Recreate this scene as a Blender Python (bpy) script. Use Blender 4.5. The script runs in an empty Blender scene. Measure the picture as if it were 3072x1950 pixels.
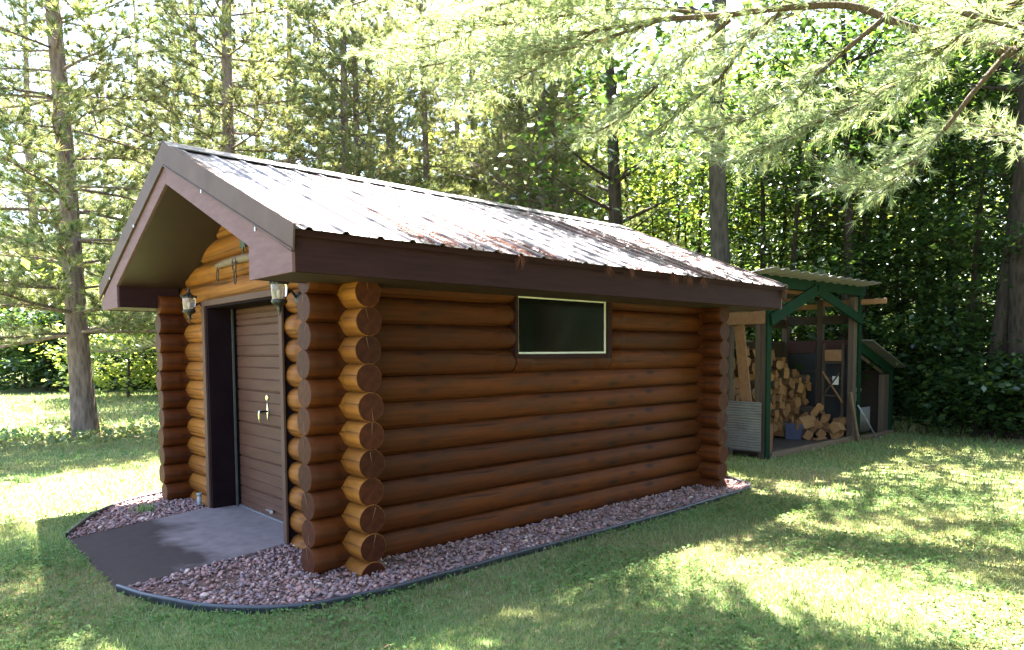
import bpy, bmesh, math, random
import numpy as np
from mathutils import Vector, Matrix

C = bpy.context.scene.collection
SC = bpy.context.scene
rnd = random.Random(7)

# ------------------------------------------------------------------ camera
YAW, PITCH, ROLL = 0.8357, -0.0546, -0.0064
FPX = 2098.76
CAM = Vector((-2.5376, -4.6116, 1.5744))
fw = Vector((math.cos(YAW)*math.cos(PITCH), math.sin(YAW)*math.cos(PITCH), math.sin(PITCH)))
rt = Vector((math.sin(YAW), -math.cos(YAW), 0.0))
up = rt.cross(fw)
rt2 = rt*math.cos(ROLL) + up*math.sin(ROLL)
up2 = up*math.cos(ROLL) - rt*math.sin(ROLL)
cd = bpy.data.cameras.new('camera')
cam = bpy.data.objects.new('camera', cd); C.objects.link(cam)
m = Matrix.Identity(4)
for i in range(3):
    m[i][0] = rt2[i]; m[i][1] = up2[i]; m[i][2] = -fw[i]; m[i][3] = CAM[i]
cam.matrix_world = m
cd.sensor_width = 36.0; cd.lens = 36.0*FPX/3072; cd.shift_y = 197.64/3072
cd.clip_start = 0.05; cd.clip_end = 500
SC.camera = cam

def at(px, py, depth):
    """a point of the place seen at (px, py) of a 2408-wide view, depth metres ahead of the viewer"""
    k = 3072/2408
    x = (px*k-1536)/FPX*depth; y = -(py*k-975-197.64)/FPX*depth
    return CAM + fw*depth + rt2*x + up2*y

# ------------------------------------------------------------------ world, sun, exposure
SUN = Vector((0.33, 0.33, 1.0)).normalized()
w = bpy.data.worlds.new('World'); SC.world = w; w.use_nodes = True
nt = w.node_tree
sky = nt.nodes.new('ShaderNodeTexSky'); sky.sky_type = 'NISHITA'; sky.sun_disc = False
sky.sun_elevation = math.asin(SUN.z); sky.sun_rotation = math.radians(45)
sky.air_density = 1.0; sky.dust_density = 1.5; sky.ozone_density = 1.0
bg = nt.nodes['Background']; bg.inputs[1].default_value = 0.065
nt.links.new(sky.outputs[0], bg.inputs[0])
sl = bpy.data.lights.new('sun', 'SUN'); sl.energy = 5.0; sl.angle = math.radians(0.5); sl.color = (1.0, 0.965, 0.91)
so = bpy.data.objects.new('sun', sl); C.objects.link(so)
so.rotation_euler = SUN.to_track_quat('Z', 'Y').to_euler(); so.location = (0, 0, 30)
vs = SC.view_settings
vs.view_transform = 'Standard'; vs.look = 'None'; vs.gamma = 1.0; vs.exposure = 4.2
SC.cycles.max_bounces = 8; SC.cycles.diffuse_bounces = 4; SC.cycles.transmission_bounces = 6
SC.cycles.transparent_max_bounces = 8
SC.cycles.sample_clamp_indirect = 6.0
SC.cycles.use_denoising = True

# ------------------------------------------------------------------ node helpers
def nmat(name):
    ma = bpy.data.materials.new(name); ma.use_nodes = True
    t = ma.node_tree; return ma, t, t.nodes['Principled BSDF']
def tc(t, out='Object', scale=(1, 1, 1)):
    c = t.nodes.new('ShaderNodeTexCoord'); mp = t.nodes.new('ShaderNodeMapping')
    mp.inputs['Scale'].default_value = scale
    t.links.new(c.outputs[out], mp.inputs[0]); return mp.outputs[0]
def noise(t, v, scale, detail=4, rough=.55, dist=0):
    n = t.nodes.new('ShaderNodeTexNoise'); n.inputs['Scale'].default_value = scale
    n.inputs['Detail'].default_value = detail; n.inputs['Roughness'].default_value = rough
    n.inputs['Distortion'].default_value = dist
    if v: t.links.new(v, n.inputs['Vector'])
    return n.outputs['Fac']
def voro(t, v, scale, feature='F1'):
    n = t.nodes.new('ShaderNodeTexVoronoi'); n.inputs['Scale'].default_value = scale; n.feature = feature
    t.links.new(v, n.inputs['Vector']); return n.outputs['Distance']
def ramp(t, f, stops, interp='LINEAR'):
    r = t.nodes.new('ShaderNodeValToRGB'); e = r.color_ramp.elements
    r.color_ramp.interpolation = interp
    while len(e) < len(stops): e.new(0.5)
    for k, (p, c) in enumerate(stops):
        e[k].position = p; e[k].color = (*c, 1) if len(c) == 3 else c
    t.links.new(f, r.inputs[0]); return r.outputs[0]
def mix(t, f, a, b, mode='MIX'):
    n = t.nodes.new('ShaderNodeMix'); n.data_type = 'RGBA'; n.blend_type = mode
    for s, val in ((n.inputs[0], f), (n.inputs[6], a), (n.inputs[7], b)):
        if hasattr(val, 'links'): t.links.new(val, s)
        elif isinstance(val, (int, float)): s.default_value = val
        else: s.default_value = (*val, 1)
    return n.outputs[2]
def math_(t, op, a, b=0.0):
    n = t.nodes.new('ShaderNodeMath'); n.operation = op
    for s, val in ((n.inputs[0], a), (n.inputs[1], b)):
        if hasattr(val, 'links'): t.links.new(val, s)
        else: s.default_value = val
    return n.outputs[0]
def bump(t, b, h, strength=.4, dist=.01):
    n = t.nodes.new('ShaderNodeBump'); n.inputs['Strength'].default_value = strength
    n.inputs['Distance'].default_value = dist
    t.links.new(h, n.inputs['Height']); t.links.new(n.outputs[0], b.inputs['Normal'])
def island(t):
    g = t.nodes.new('ShaderNodeNewGeometry'); return g.outputs['Random Per Island']
def objrand(t):
    g = t.nodes.new('ShaderNodeObjectInfo'); return g.outputs['Random']
def setc(t, b, c):
    if hasattr(c, 'links'): t.links.new(c, b.inputs['Base Color'])
    else: b.inputs['Base Color'].default_value = (*c, 1)

def simple(name, c1, c2, scale=6, rough=.6, metal=0, stretch=(1, 1, 1), bmp=.15, bs=40, spec=.5):
    """painted or plain surface with soft blotches of two near colours and fine relief"""
    ma, t, b = nmat(name); v = tc(t, scale=stretch)
    setc(t, b, ramp(t, noise(t, v, scale, 5, .6), [(.3, c1), (.7, c2)]))
    b.inputs['Roughness'].default_value = rough; b.inputs['Metallic'].default_value = metal
    b.inputs['Specular IOR Level'].default_value = spec
    if bmp: bump(t, b, noise(t, v, bs, 4), bmp, .004)
    return ma

def wood(name, dark, light, knot=(.05, .02, .01), axis=0, rough=.55, grain=16, spec=.5, bmp=.3, vary=.25, knots=.06, weather=None):
    ma, t, b = nmat(name)
    s = [grain, grain, grain]; s[axis] = .9
    v = tc(t, scale=s)
    s2 = [1, 1, 1]
    g = noise(t, v, 1.0, 5, .65, .6)
    col = ramp(t, g, [(.25, dark), (.72, light)])
    big = noise(t, tc(t, scale=s2), 1.7, 3)
    col = mix(t, math_(t, 'MULTIPLY', big, .45), col, mix(t, 1.0, col, (.55, .45, .42), 'MULTIPLY'))
    sk = [7, 7, 7]; sk[axis] = 2.4
    kd = voro(t, tc(t, scale=sk), 1.0)
    km = ramp(t, kd, [(knots*.4, (1, 1, 1)), (knots*1.6, (0, 0, 0))])
    col = mix(t, km, col, knot)
    if vary:
        rr = ramp(t, objrand(t), [(0, (1-vary, 1-vary*1.15, 1-vary*1.2)), (1, (1.0, 1.0, 1.0))])
        col = mix(t, 1.0, col, rr, 'MULTIPLY')
    if weather:
        # worn, greyed blotches and long dark drip and crack lines along the grain
        sw = [5, 5, 5]; sw[axis] = 1.0
        wn = ramp(t, noise(t, tc(t, scale=sw), 1.3, 6, .7, .4), [(.5, (0,)*3), (.72, (1,)*3)])
        col = mix(t, math_(t, 'MULTIPLY', wn, .75), col, weather)
        sc_ = [26, 26, 26]; sc_[axis] = .55
        cr = ramp(t, noise(t, tc(t, scale=sc_), 1.0, 3, .5, .3), [(.33, (1,)*3), (.40, (0,)*3)])
        col = mix(t, math_(t, 'MULTIPLY', cr, .75), col, tuple(c*.25 for c in dark))
    setc(t, b, col)
    b.inputs['Roughness'].default_value = rough; b.inputs['Specular IOR Level'].default_value = spec
    bump(t, b, g, bmp, .006)
    return ma

# ------------------------------------------------------------------ materials
M = {}
M['log_lit'] = wood('lit_stained_log', (.15, .048, .006), (.33, .125, .018), knot=(.06, .018, .006), spec=.2, rough=.68, grain=18, vary=.3, knots=.15, bmp=.6, weather=(.10, .04, .014))  # same stain, brighter and yellower: light on the front wall put into colour
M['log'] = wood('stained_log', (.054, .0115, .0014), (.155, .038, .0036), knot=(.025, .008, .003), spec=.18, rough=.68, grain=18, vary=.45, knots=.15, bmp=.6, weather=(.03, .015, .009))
def end_mat():
    ma, t, b = nmat('log_end_grain'); c = t.nodes.new('ShaderNodeTexCoord')
    sp = t.nodes.new('ShaderNodeSeparateXYZ'); t.links.new(c.outputs['Object'], sp.inputs[0])
    y, z = sp.outputs[1], sp.outputs[2]
    r = math_(t, 'SQRT', math_(t, 'ADD', math_(t, 'MULTIPLY', y, y), math_(t, 'MULTIPLY', z, z)))
    rn = math_(t, 'ADD', r, math_(t, 'MULTIPLY', noise(t, c.outputs['Object'], 12, 3), .03))
    ring = math_(t, 'SINE', math_(t, 'MULTIPLY', rn, 520.0))
    col = ramp(t, math_(t, 'ADD', math_(t, 'MULTIPLY', ring, .12), noise(t, c.outputs['Object'], 22, 4)),
               [(.25, (.026, .0058, .0025)), (.75, (.068, .0165, .0063))])
    rr = ramp(t, objrand(t), [(0, (.7, .65, .62)), (1, (1.15, 1.1, 1.05))])
    setc(t, b, mix(t, 1.0, col, rr, 'MULTIPLY')); b.inputs['Roughness'].default_value = .6; b.inputs['Specular IOR Level'].default_value = .12
    bump(t, b, ring, .15, .003); return ma
M['log_end'] = end_mat()
M['check'] = simple('split_wood', (.12, .05, .02), (.2, .09, .04), 20, .7)
M['core'] = simple('dark_caulk', (.012, .005, .003), (.02, .009, .005), 8, .9, spec=.02)
def roof_mat():
    ma, t, b = nmat('brown_roof_metal'); v = tc(t)
    n1 = noise(t, tc(t, scale=(2, .6, .6)), 2.2, 5)
    col = ramp(t, n1, [(.3, (.075, .058, .062)), (.7, (.115, .092, .096))])
    setc(t, b, col); b.inputs['Metallic'].default_value = .25
    t.links.new(ramp(t, noise(t, v, 5, 4), [(.3, (.34,)*3), (.7, (.46,)*3)]), b.inputs['Roughness'])
    return ma
M['roof'] = roof_mat()
M['trim'] = simple('brown_metal_trim', (.062, .036, .030), (.082, .05, .042), 5, .6, 0, spec=.08, bmp=.04)
M['rake'] = simple('pale_brown_board', (.10, .052, .056), (.135, .073, .077), 5, .7, spec=.12, stretch=(1, 1, 6), bmp=.2)  # brown in a paler tone than the fascia boards
M['fascia'] = simple('dark_brown_board', (.020, .0075, .0085), (.031, .012, .0125), 4, .7, spec=.08, stretch=(.6, 8, 8), bmp=.3, bs=30)
M['soffit'] = simple('brown_soffit', (.022, .008, .0038), (.03, .0115, .0055), 5, .6, bmp=.15)
M['casing'] = simple('brown_casing', (.07, .036, .027), (.09, .05, .037), 5, .65, bmp=.1, spec=.1)
M['jamb'] = simple('dark_jamb', (.009, .0045, .006), (.013, .007, .009), 5, .8, bmp=.1, spec=.03)
M['door'] = simple('brown_door', (.062, .027, .018), (.084, .038, .026), 6, .6, spec=.12, stretch=(1, .4, 3), bmp=.25, bs=60)
M['rubber'] = simple('black_rubber', (.004, .004, .005), (.008, .008, .01), 10, .8, spec=.05)
M['strip'] = simple('grey_metal', (.05, .045, .042), (.08, .075, .07), 10, .5, .2)
M['chrome'] = simple('bright_metal', (.62, .6, .56), (.75, .73, .68), 10, .22, .9, bmp=.03)
M['brass'] = simple('pale_brass', (.75, .68, .42), (.85, .78, .55), 10, .25, .8, bmp=.03)
M['white'] = simple('cream_vinyl', (.56, .53, .48), (.66, .63, .57), 6, .5, bmp=.05)
def screen_mat():
    ma, t, b = nmat('dark_window_glass')
    setc(t, b, ramp(t, noise(t, tc(t), 9, 5, .7), [(.35, (.0015, .0017, .0017)), (.75, (.005, .006, .004))]))
    b.inputs['Roughness'].default_value = .12; b.inputs['Specular IOR Level'].default_value = .16
    return ma
M['screen'] = screen_mat()
M['lantern'] = simple('verdigris_metal', (.012, .012, .012), (.038, .036, .032), 30, .5, .4, bmp=.2)
def glass_mat():
    ma, t, b = nmat('ribbed_lamp_glass')
    setc(t, b, (.80, .70, .66)); b.inputs['Roughness'].default_value = .18
    b.inputs['Transmission Weight'].default_value = .85; b.inputs['IOR'].default_value = 1.4
    return ma
M['lampglass'] = glass_mat()
M['iron'] = simple('rusty_iron', (.05, .03, .022), (.10, .055, .035), 30, .7, .4)
M['greywood'] = wood('weathered_grey_wood', (.10, .062, .04), (.19, .125, .08), rough=.8, grain=20, vary=0)
M['leafiron'] = simple('dark_green_iron', (.03, .045, .035), (.06, .075, .06), 30, .6, .3)
def concrete():
    ma, t, b = nmat('concrete'); v = tc(t)
    base = ramp(t, noise(t, v, 9, 6, .7), [(.3, (.15, .112, .108)), (.7, (.215, .168, .16))])
    # old damp stain over the outer half of the slab, with its own ragged outline
    sp = t.nodes.new('ShaderNodeSeparateXYZ'); t.links.new(v, sp.inputs[0])
    e = math_(t, 'ADD', sp.outputs[0], math_(t, 'MULTIPLY', math_(t, 'SUBTRACT', noise(t, v, 2.2, 4), .5), 1.1))
    sm = ramp(t, math_(t, 'ADD', e, 1.5), [(.66, (1, 1, 1)), (.95, (0, 0, 0))])
    col = mix(t, math_(t, 'MULTIPLY', sm, .85), base, (.032, .021, .017))
    sp2 = ramp(t, voro(t, v, 5), [(.06, (1, 1, 1)), (.13, (0, 0, 0))])
    col = mix(t, math_(t, 'MULTIPLY', sp2, .35), col, (.08, .075, .08))
    setc(t, b, col); b.inputs['Roughness'].default_value = .9; b.inputs['Specular IOR Level'].default_value = .08
    bump(t, b, noise(t, v, 90, 4), .35, .004); return ma
M['concrete'] = concrete()
def pebble():
    ma, t, b = nmat('river_pebbles')
    c = ramp(t, island(t), [(0, (.085, .055, .065)), (.2, (.20, .095, .095)), (.36, (.10, .078, .12)), (.5, (.28, .175, .17)),
                            (.62, (.14, .05, .042)), (.74, (.20, .155, .18)), (.86, (.09, .07, .105)), (.95, (.45, .40, .39))], 'CONSTANT')
    c = mix(t, .35, c, ramp(t, noise(t, tc(t), 60, 3), [(.3, (.1, .08, .08)), (.7, (.45, .4, .4))]))
    setc(t, b, mix(t, 1.0, c, (1.15, .9, .78), 'MULTIPLY')); b.inputs['Roughness'].default_value = .6; b.inputs['Specular IOR Level'].default_value = .25; return ma
M['pebble'] = pebble()
M['soil'] = simple('red_brown_soil', (.09, .045, .03), (.17, .085, .06), 18, .95, bmp=.6)
M['edging'] = simple('black_plastic_edging', (.02, .021, .03), (.035, .036, .048), 6, .42, bmp=.1)
def ground():
    ma, t, b = nmat('lawn_soil'); v = tc(t)
    a = noise(t, v, .55, 5, .6)
    col = ramp(t, a, [(.3, (.10, .16, .05)), (.5, (.15, .17, .065)), (.7, (.18, .14, .075))])
    col = mix(t, math_(t, 'MULTIPLY', noise(t, v, 16, 4), .5), col, (.075, .062, .03))
    setc(t, b, col); b.inputs['Roughness'].default_value = 1
    b.inputs['Specular IOR Level'].default_value = .1
    bump(t, b, noise(t, v, 30, 5), .6, .03); return ma
M['ground'] = ground()

def leafy(name, stops, trans, tmix=.4, rough=.5, patch=None, spec=.4, pscale=.7):
    """leaf, blade or needle: coloured per leaf, lets light through"""
    ma, t, b = nmat(name)
    col = ramp(t, island(t), stops)
    if patch:
        f = ramp(t, noise(t, tc(t), pscale, 4), [(.40, (0,)*3), (.62, (1,)*3)])
        col = mix(t, math_(t, 'MULTIPLY', f, patch[1]), col, patch[0])
    setc(t, b, col); b.inputs['Roughness'].default_value = rough; b.inputs['Specular IOR Level'].default_value = spec
    tr = t.nodes.new('ShaderNodeBsdfTranslucent')
    t.links.new(mix(t, 1.0, col, trans, 'MULTIPLY'), tr.inputs[0])
    ms = t.nodes.new('ShaderNodeMixShader'); ms.inputs[0].default_value = tmix
    t.links.new(b.outputs[0], ms.inputs[1]); t.links.new(tr.outputs[0], ms.inputs[2])
    t.links.new(ms.outputs[0], t.nodes['Material Output'].inputs[0]); return ma
G = lambda *a: a
M['grass'] = leafy('grass_blades', [(0, (.065, .15, .045)), (.5, (.13, .23, .085)), (.85, (.24, .27, .12)), (1, (.32, .28, .16))],
                   (1.7, 1.65, 1.1), .42, .5, ((.26, .195, .105), .48))
M['clover'] = leafy('clover_leaves', [(0, (.06, .12, .03)), (1, (.13, .19, .065))], (1.4, 1.6, .8), .3, .7, spec=.1)
M['rooflitter'] = leafy('old_dead_needles', [(0, (.06, .016, .009)), (1, (.13, .05, .03))], (1, 1, 1), .05, .9, spec=.1)
M['litter'] = leafy('dead_needles', [(0, (.07, .03, .016)), (1, (.16, .08, .045))], (1, 1, 1), .1, .8)
M['needle'] = leafy('pine_needles', [(0, (.075, .125, .045)), (.55, (.145, .20, .085)), (.88, (.25, .28, .15)), (1, (.34, .24, .15))],
                    (1.6, 1.5, .8), .38, .42, ((.24, .175, .115), .3), pscale=.35)
M['softneedle'] = leafy('white_pine_needles', [(0, (.14, .20, .115)), (.6, (.24, .30, .19)), (.95, (.33, .37, .25)), (1, (.35, .22, .10))],
                        (1.5, 1.45, .85), .42, .42)
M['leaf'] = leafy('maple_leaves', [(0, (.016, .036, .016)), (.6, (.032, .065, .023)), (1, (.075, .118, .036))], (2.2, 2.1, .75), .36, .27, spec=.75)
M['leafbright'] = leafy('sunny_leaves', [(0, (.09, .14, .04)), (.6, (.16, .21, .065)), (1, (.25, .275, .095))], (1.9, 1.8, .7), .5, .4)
def bark(name, d, l, sc=1.0):
    ma, t, b = nmat(name); v = tc(t, scale=(9*sc, 9*sc, 2.2*sc))
    n = noise(t, v, 1.6, 6, .7, .5); vo = voro(t, v, 2.0)
    h = math_(t, 'ADD', n, math_(t, 'MULTIPLY', vo, .5))
    setc(t, b, ramp(t, h, [(.45, d), (.95, l)])); b.inputs['Roughness'].default_value = .95
    b.inputs['Specular IOR Level'].default_value = .2
    bump(t, b, h, .8, .03); return ma
M['bark'] = bark('pine_bark', (.075, .052, .042), (.20, .145, .12))
M['darkbark'] = bark('dark_bark', (.018, .013, .010), (.055, .042, .033))
M['greybark'] = bark('grey_bark', (.035, .029, .024), (.085, .072, .06))
M['twig'] = bark('pine_twig', (.05, .034, .022), (.12, .085, .055), 3)
M['green'] = simple('green_paint', (.0055, .022, .012), (.008, .03, .017), 5, .75, spec=.06, bmp=.15)
M['rawwood'] = wood('new_lumber', (.22, .105, .045), (.34, .18, .085), axis=0, rough=.7, vary=.2)
M['oldwood'] = wood('old_lumber', (.055, .036, .026), (.11, .077, .058), axis=2, rough=.8, vary=.3)
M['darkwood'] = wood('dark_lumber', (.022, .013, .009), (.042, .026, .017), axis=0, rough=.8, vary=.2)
M['redboard'] = simple('barn_red_paint', (.035, .008, .007), (.05, .012, .01), 6, .7, stretch=(1, 1, 5))
M['galv'] = simple('galvanised_sheet', (.13, .12, .12), (.19, .175, .175), 4, .5, .3, bmp=.05)
M['fw_cut'] = wood('firewood_cut', (.17, .078, .026), (.32, .16, .062), axis=1, rough=.85, grain=30, vary=.45, knots=.02)
M['fw_bark'] = bark('firewood_bark', (.035, .022, .016), (.10, .068, .05), 2)
M['cardboard'] = simple('blue_carton', (.035, .038, .085), (.05, .055, .11), 4, .5, bmp=.05)
M['carton_dark'] = simple('carton_print_dark', (.015, .018, .04), (.02, .024, .05), 8, .5, bmp=0)
M['carton_light'] = simple('carton_print_pale', (.2, .21, .25), (.26, .27, .3), 8, .5, bmp=0)
M['yellow'] = simple('yellow_plastic', (.5, .33, .03), (.6, .4, .05), 8, .5)
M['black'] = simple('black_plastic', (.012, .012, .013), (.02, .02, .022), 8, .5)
M['greypl'] = simple('grey_plastic', (.2, .21, .22), (.27, .28, .29), 8, .5)

# ------------------------------------------------------------------ mesh helpers
class MB:
    def __init__(s): s.v = []; s.f = []; s.m = []; s.sm = []
    def add(s, vs, fs, mi=0, sm=False):
        o = len(s.v); s.v += [tuple(p) for p in vs]
        for f in fs: s.f.append([i+o for i in f]); s.m.append(mi); s.sm.append(sm)
        return s
    def box(s, x0, x1, y0, y1, z0, z1, mi=0):
        return s.add([(x, y, z) for x in (x0, x1) for y in (y0, y1) for z in (z0, z1)],
                     [(0, 1, 3, 2), (4, 6, 7, 5), (0, 4, 5, 1), (2, 3, 7, 6), (0, 2, 6, 4), (1, 5, 7, 3)], mi)
    def beam(s, p, q, w_, h, mi=0, upv=(0, 0, 1)):
        p, q = Vector(p), Vector(q); d = (q-p).normalized(); u = Vector(upv)
        if abs(d.dot(u)) > .99: u = Vector((0, 1, 0))
        a = d.cross(u).normalized(); b = a.cross(d).normalized()
        vs = [c+a*i*w_/2+b*j*h/2 for c in (p, q) for i in (-1, 1) for j in (-1, 1)]
        return s.add(vs, [(0, 1, 3, 2), (4, 6, 7, 5), (0, 4, 5, 1), (2, 3, 7, 6), (0, 2, 6, 4), (1, 5, 7, 3)], mi)
    def prism(s, poly, axis, a0, a1, mi=0):
        """poly of (u, v) swept along axis 0/1/2 from a0 to a1"""
        def P(u, v, a): return {0: (a, u, v), 1: (u, a, v), 2: (u, v, a)}[axis]
        n = len(poly)
        vs = [P(u, v, a0) for u, v in poly]+[P(u, v, a1) for u, v in poly]
        fs = [list(range(n))[::-1], list(range(n, 2*n))]+[[i, (i+1) % n, n+(i+1) % n, n+i] for i in range(n)]
        return s.add(vs, fs, mi)
    def tube(s, pts, rs, n=8, mi=0, caps=True, sm=True, closed=False):
        pts = [Vector(p) for p in pts]; k = len(pts)
        if isinstance(rs, (int, float)): rs = [rs]*k
        vs = []; prev = None
        for i, p in enumerate(pts):
            if closed: d = pts[(i+1) % k]-pts[i-1]
            else: d = pts[min(i+1, k-1)]-pts[max(i-1, 0)]
            d.normalize()
            a = prev if prev else (Vector((0, 0, 1)) if abs(d.z) < .9 else Vector((1, 0, 0)))
            a = (a-d*a.dot(d)).normalized(); prev = a; b = d.cross(a)
            for j in range(n):
                t = 2*math.pi*j/n; vs.append(p+(a*math.cos(t)+b*math.sin(t))*rs[i])
        fs = []
        for i in range(k if closed else k-1):
            i2 = (i+1) % k
            for j in range(n): fs.append([i*n+j, i*n+(j+1) % n, i2*n+(j+1) % n, i2*n+j])
        s.add(vs, fs, mi, sm)
        if caps and not closed:
            o = len(s.v)-len(vs)
            s.f.append([o+j for j in range(n)][::-1]); s.m.append(mi); s.sm.append(False)
            s.f.append([o+(k-1)*n+j for j in range(n)]); s.m.append(mi); s.sm.append(False)
        return s
    def lathe(s, prof, c=(0, 0, 0), n=16, mi=0):
        vs = [(c[0]+r*math.cos(2*math.pi*j/n), c[1]+r*math.sin(2*math.pi*j/n), c[2]+z) for r, z in prof for j in range(n)]
        fs = [[i*n+j, i*n+(j+1) % n, (i+1)*n+(j+1) % n, (i+1)*n+j] for i in range(len(prof)-1) for j in range(n)]
        return s.add(vs, fs, mi, True)
    def build(s, name, mats, parent=None, bev=0, loc=None, rot=None):
        me = bpy.data.meshes.new(name); me.from_pydata(s.v, [], s.f)
        for x in (mats if isinstance(mats, (list, tuple)) else [mats]): me.materials.append(M[x] if isinstance(x, str) else x)
        me.polygons.foreach_set('material_index', s.m); me.polygons.foreach_set('use_smooth', s.sm)
        bm = bmesh.new(); bm.from_mesh(me); bmesh.ops.recalc_face_normals(bm, faces=bm.faces); bm.to_mesh(me); bm.free()
        o = bpy.data.objects.new(name, me); C.objects.link(o)
        if parent: o.parent = parent
        if loc is not None: o.location = loc
        if rot is not None: o.rotation_euler = rot
        if bev:
            b = o.modifiers.new('edge', 'BEVEL'); b.width = bev; b.segments = 2; b.limit_method = 'ANGLE'; b.angle_limit = .6
        return o

def npobj(name, V, tris=None, quads=None, mats=(), mt=None, mq=None, parent=None, smooth=False, smq=None):
    me = bpy.data.meshes.new(name)
    V = np.asarray(V, np.float32)
    nt_ = 0 if tris is None else len(tris); nq = 0 if quads is None else len(quads)
    loops = np.concatenate([np.asarray(a, np.int32).ravel() for a in (tris, quads) if a is not None and len(a)])
    me.vertices.add(len(V)); me.vertices.foreach_set('co', V.ravel())
    me.loops.add(len(loops)); me.loops.foreach_set('vertex_index', loops)
    st = np.concatenate([np.arange(nt_)*3, nt_*3+np.arange(nq)*4]).astype(np.int32)
    me.polygons.add(nt_+nq); me.polygons.foreach_set('loop_start', st)
    mi = np.concatenate([np.zeros(nt_, np.int32) if mt is None else mt, np.zeros(nq, np.int32) if mq is None else mq]).astype(np.int32)
    for x in mats: me.materials.append(M[x] if isinstance(x, str) else x)
    me.polygons.foreach_set('material_index', mi)
    if smooth: me.polygons.foreach_set('use_smooth', np.ones(nt_+nq, bool))
    me.update(calc_edges=True)
    o = bpy.data.objects.new(name, me); C.objects.link(o)
    if parent: o.parent = parent
    return o

def tag(o, label=None, cat=None, group=None, kind=None):
    for k, v in (('label', label), ('category', cat), ('group', group), ('kind', kind)):
        if v: o[k] = v
    return o
def thing(name, label, cat, loc=(0, 0, 0), rz=0, group=None):
    o = bpy.data.objects.new(name, None); C.objects.link(o); o.location = loc; o.rotation_euler = (0, 0, rz)
    o.empty_display_size = .2
    return tag(o, label, cat, group)
def dup(o, parent=None, label=None, group=None):
    c = o.copy(); C.objects.link(c)
    if parent: c.parent = parent
    if label: c['label'] = label
    if group: c['group'] = group
    for ch in list(o.children): dup(ch, c)
    return c
def inpoly(x, y, poly):
    x = np.asarray(x); y = np.asarray(y); r = np.zeros(x.shape, bool); n = len(poly)
    for i in range(n):
        x0, y0 = poly[i]; x1, y1 = poly[(i+1) % n]
        if y0 == y1: continue
        c = ((y0 > y) != (y1 > y)) & (x < (x1-x0)*(y-y0)/(y1-y0)+x0); r ^= c
    return r

# ------------------------------------------------------------------ ground
P = .2; L = 4.578; W = 3.412; E = .33; SO = .703; XO = .716; XB = .719
SLOPE = (3.314-2.3125)/(W/2+SO)
g = MB(); n = 60
gv = [(-120+240*i/n, -120+240*j/n, 0) for i in range(n+1) for j in range(n+1)]
g.add(gv, [(i*(n+1)+j, (i+1)*(n+1)+j, (i+1)*(n+1)+j+1, i*(n+1)+j+1) for i in range(n) for j in range(n)])
tag(g.build('ground', 'ground'), kind='structure')

EDGE = [(-1.40, 2.36), (-1.33, 2.52), (-1.15, 2.9), (-.94, 3.27), (-.64, 3.57), (-.28, 3.78), (.5, 3.97), (2.2, 4.05), (4.4, 4.02), (5.05, 3.8),
        (5.15, 1.8), (5.1, .1), (4.98, -.34), (4.76, -.56), (4.06, -.65), (3.23, -.69), (2.21, -.72), (1.45, -.705), (.98, -.705), (.47, -.72),
        (-.02, -.74), (-.31, -.71), (-.6, -.645), (-.9, -.47), (-1.12, -.21), (-1.26, .05), (-1.36, .33), (-1.42, .56)]
def smooth_pts(p, k=4):
    out = []
    for i in range(len(p)-1):
        a = Vector((*p[max(i-1, 0)], 0)); b = Vector((*p[i], 0)); c = Vector((*p[i+1], 0)); d = Vector((*p[min(i+2, len(p)-1)], 0))
        for j in range(k):
            t = j/k
            out.append(.5*((2*b)+(-a+c)*t+(2*a-5*b+4*c-d)*t*t+(-a+3*b-3*c+d)*t**3))
    out.append(Vector((*p[-1], 0))); return [(v.x, v.y) for v in out]
ES = smooth_pts(EDGE)
bed = MB(); bed.add([(x, y, .006) for x, y in ES], [list(range(len(ES)))])
tag(bed.build('gravel_bed', 'soil'), kind='structure')
ed = MB(); N_ = len(ES)
prof = [(-.016, -.02), (-.016, .035), (-.020, .045), (-.012, .056), (.004, .058), (.012, .048), (.008, .035), (.008, -.02)]
ev = []
for i, (x, y) in enumerate(ES):
    a = Vector(ES[max(i-1, 0)]); b = Vector(ES[min(i+1, N_-1)]); d = (b-a).normalized(); nrm = Vector((-d.y, d.x))
    wob = .0025*math.sin(i*.9)+.003*math.sin(i*.33)-.004
    for u, v in prof: ev.append((x+nrm.x*u, y+nrm.y*u, v+wob))
k = len(prof)
ed.add(ev, [[i*k+j, i*k+(j+1) % k, (i+1)*k+(j+1) % k, (i+1)*k+j] for i in range(N_-1) for j in range(k)], 0, True)
tag(ed.build('lawn_edging', 'edging'), 'black plastic edging strip curving round the gravel bed', 'edging')

SLAB = [(-1.42, .56), (-.10, .815), (-.10, .862), (.2, .862), (.2, 2.55), (-.10, 2.55), (-.10, 2.665), (-1.0, 2.42), (-1.40, 2.30)]
sb = MB(); ns = len(SLAB)
def zs(x): return .036+.02*(min(x, -.1)+.1)
sv = [(x, y, zs(x)) for x, y in SLAB]+[(x, y, -.05) for x, y in SLAB]
sb.add(sv, [list(range(ns)), list(range(2*ns-1, ns-1, -1))]+[[i, ns+i, ns+(i+1) % ns, (i+1) % ns] for i in range(ns)])
tag(sb.build('concrete_apron', 'concrete', bev=.008), 'grey concrete apron with dark damp stain before the brown door', 'apron')

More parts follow.
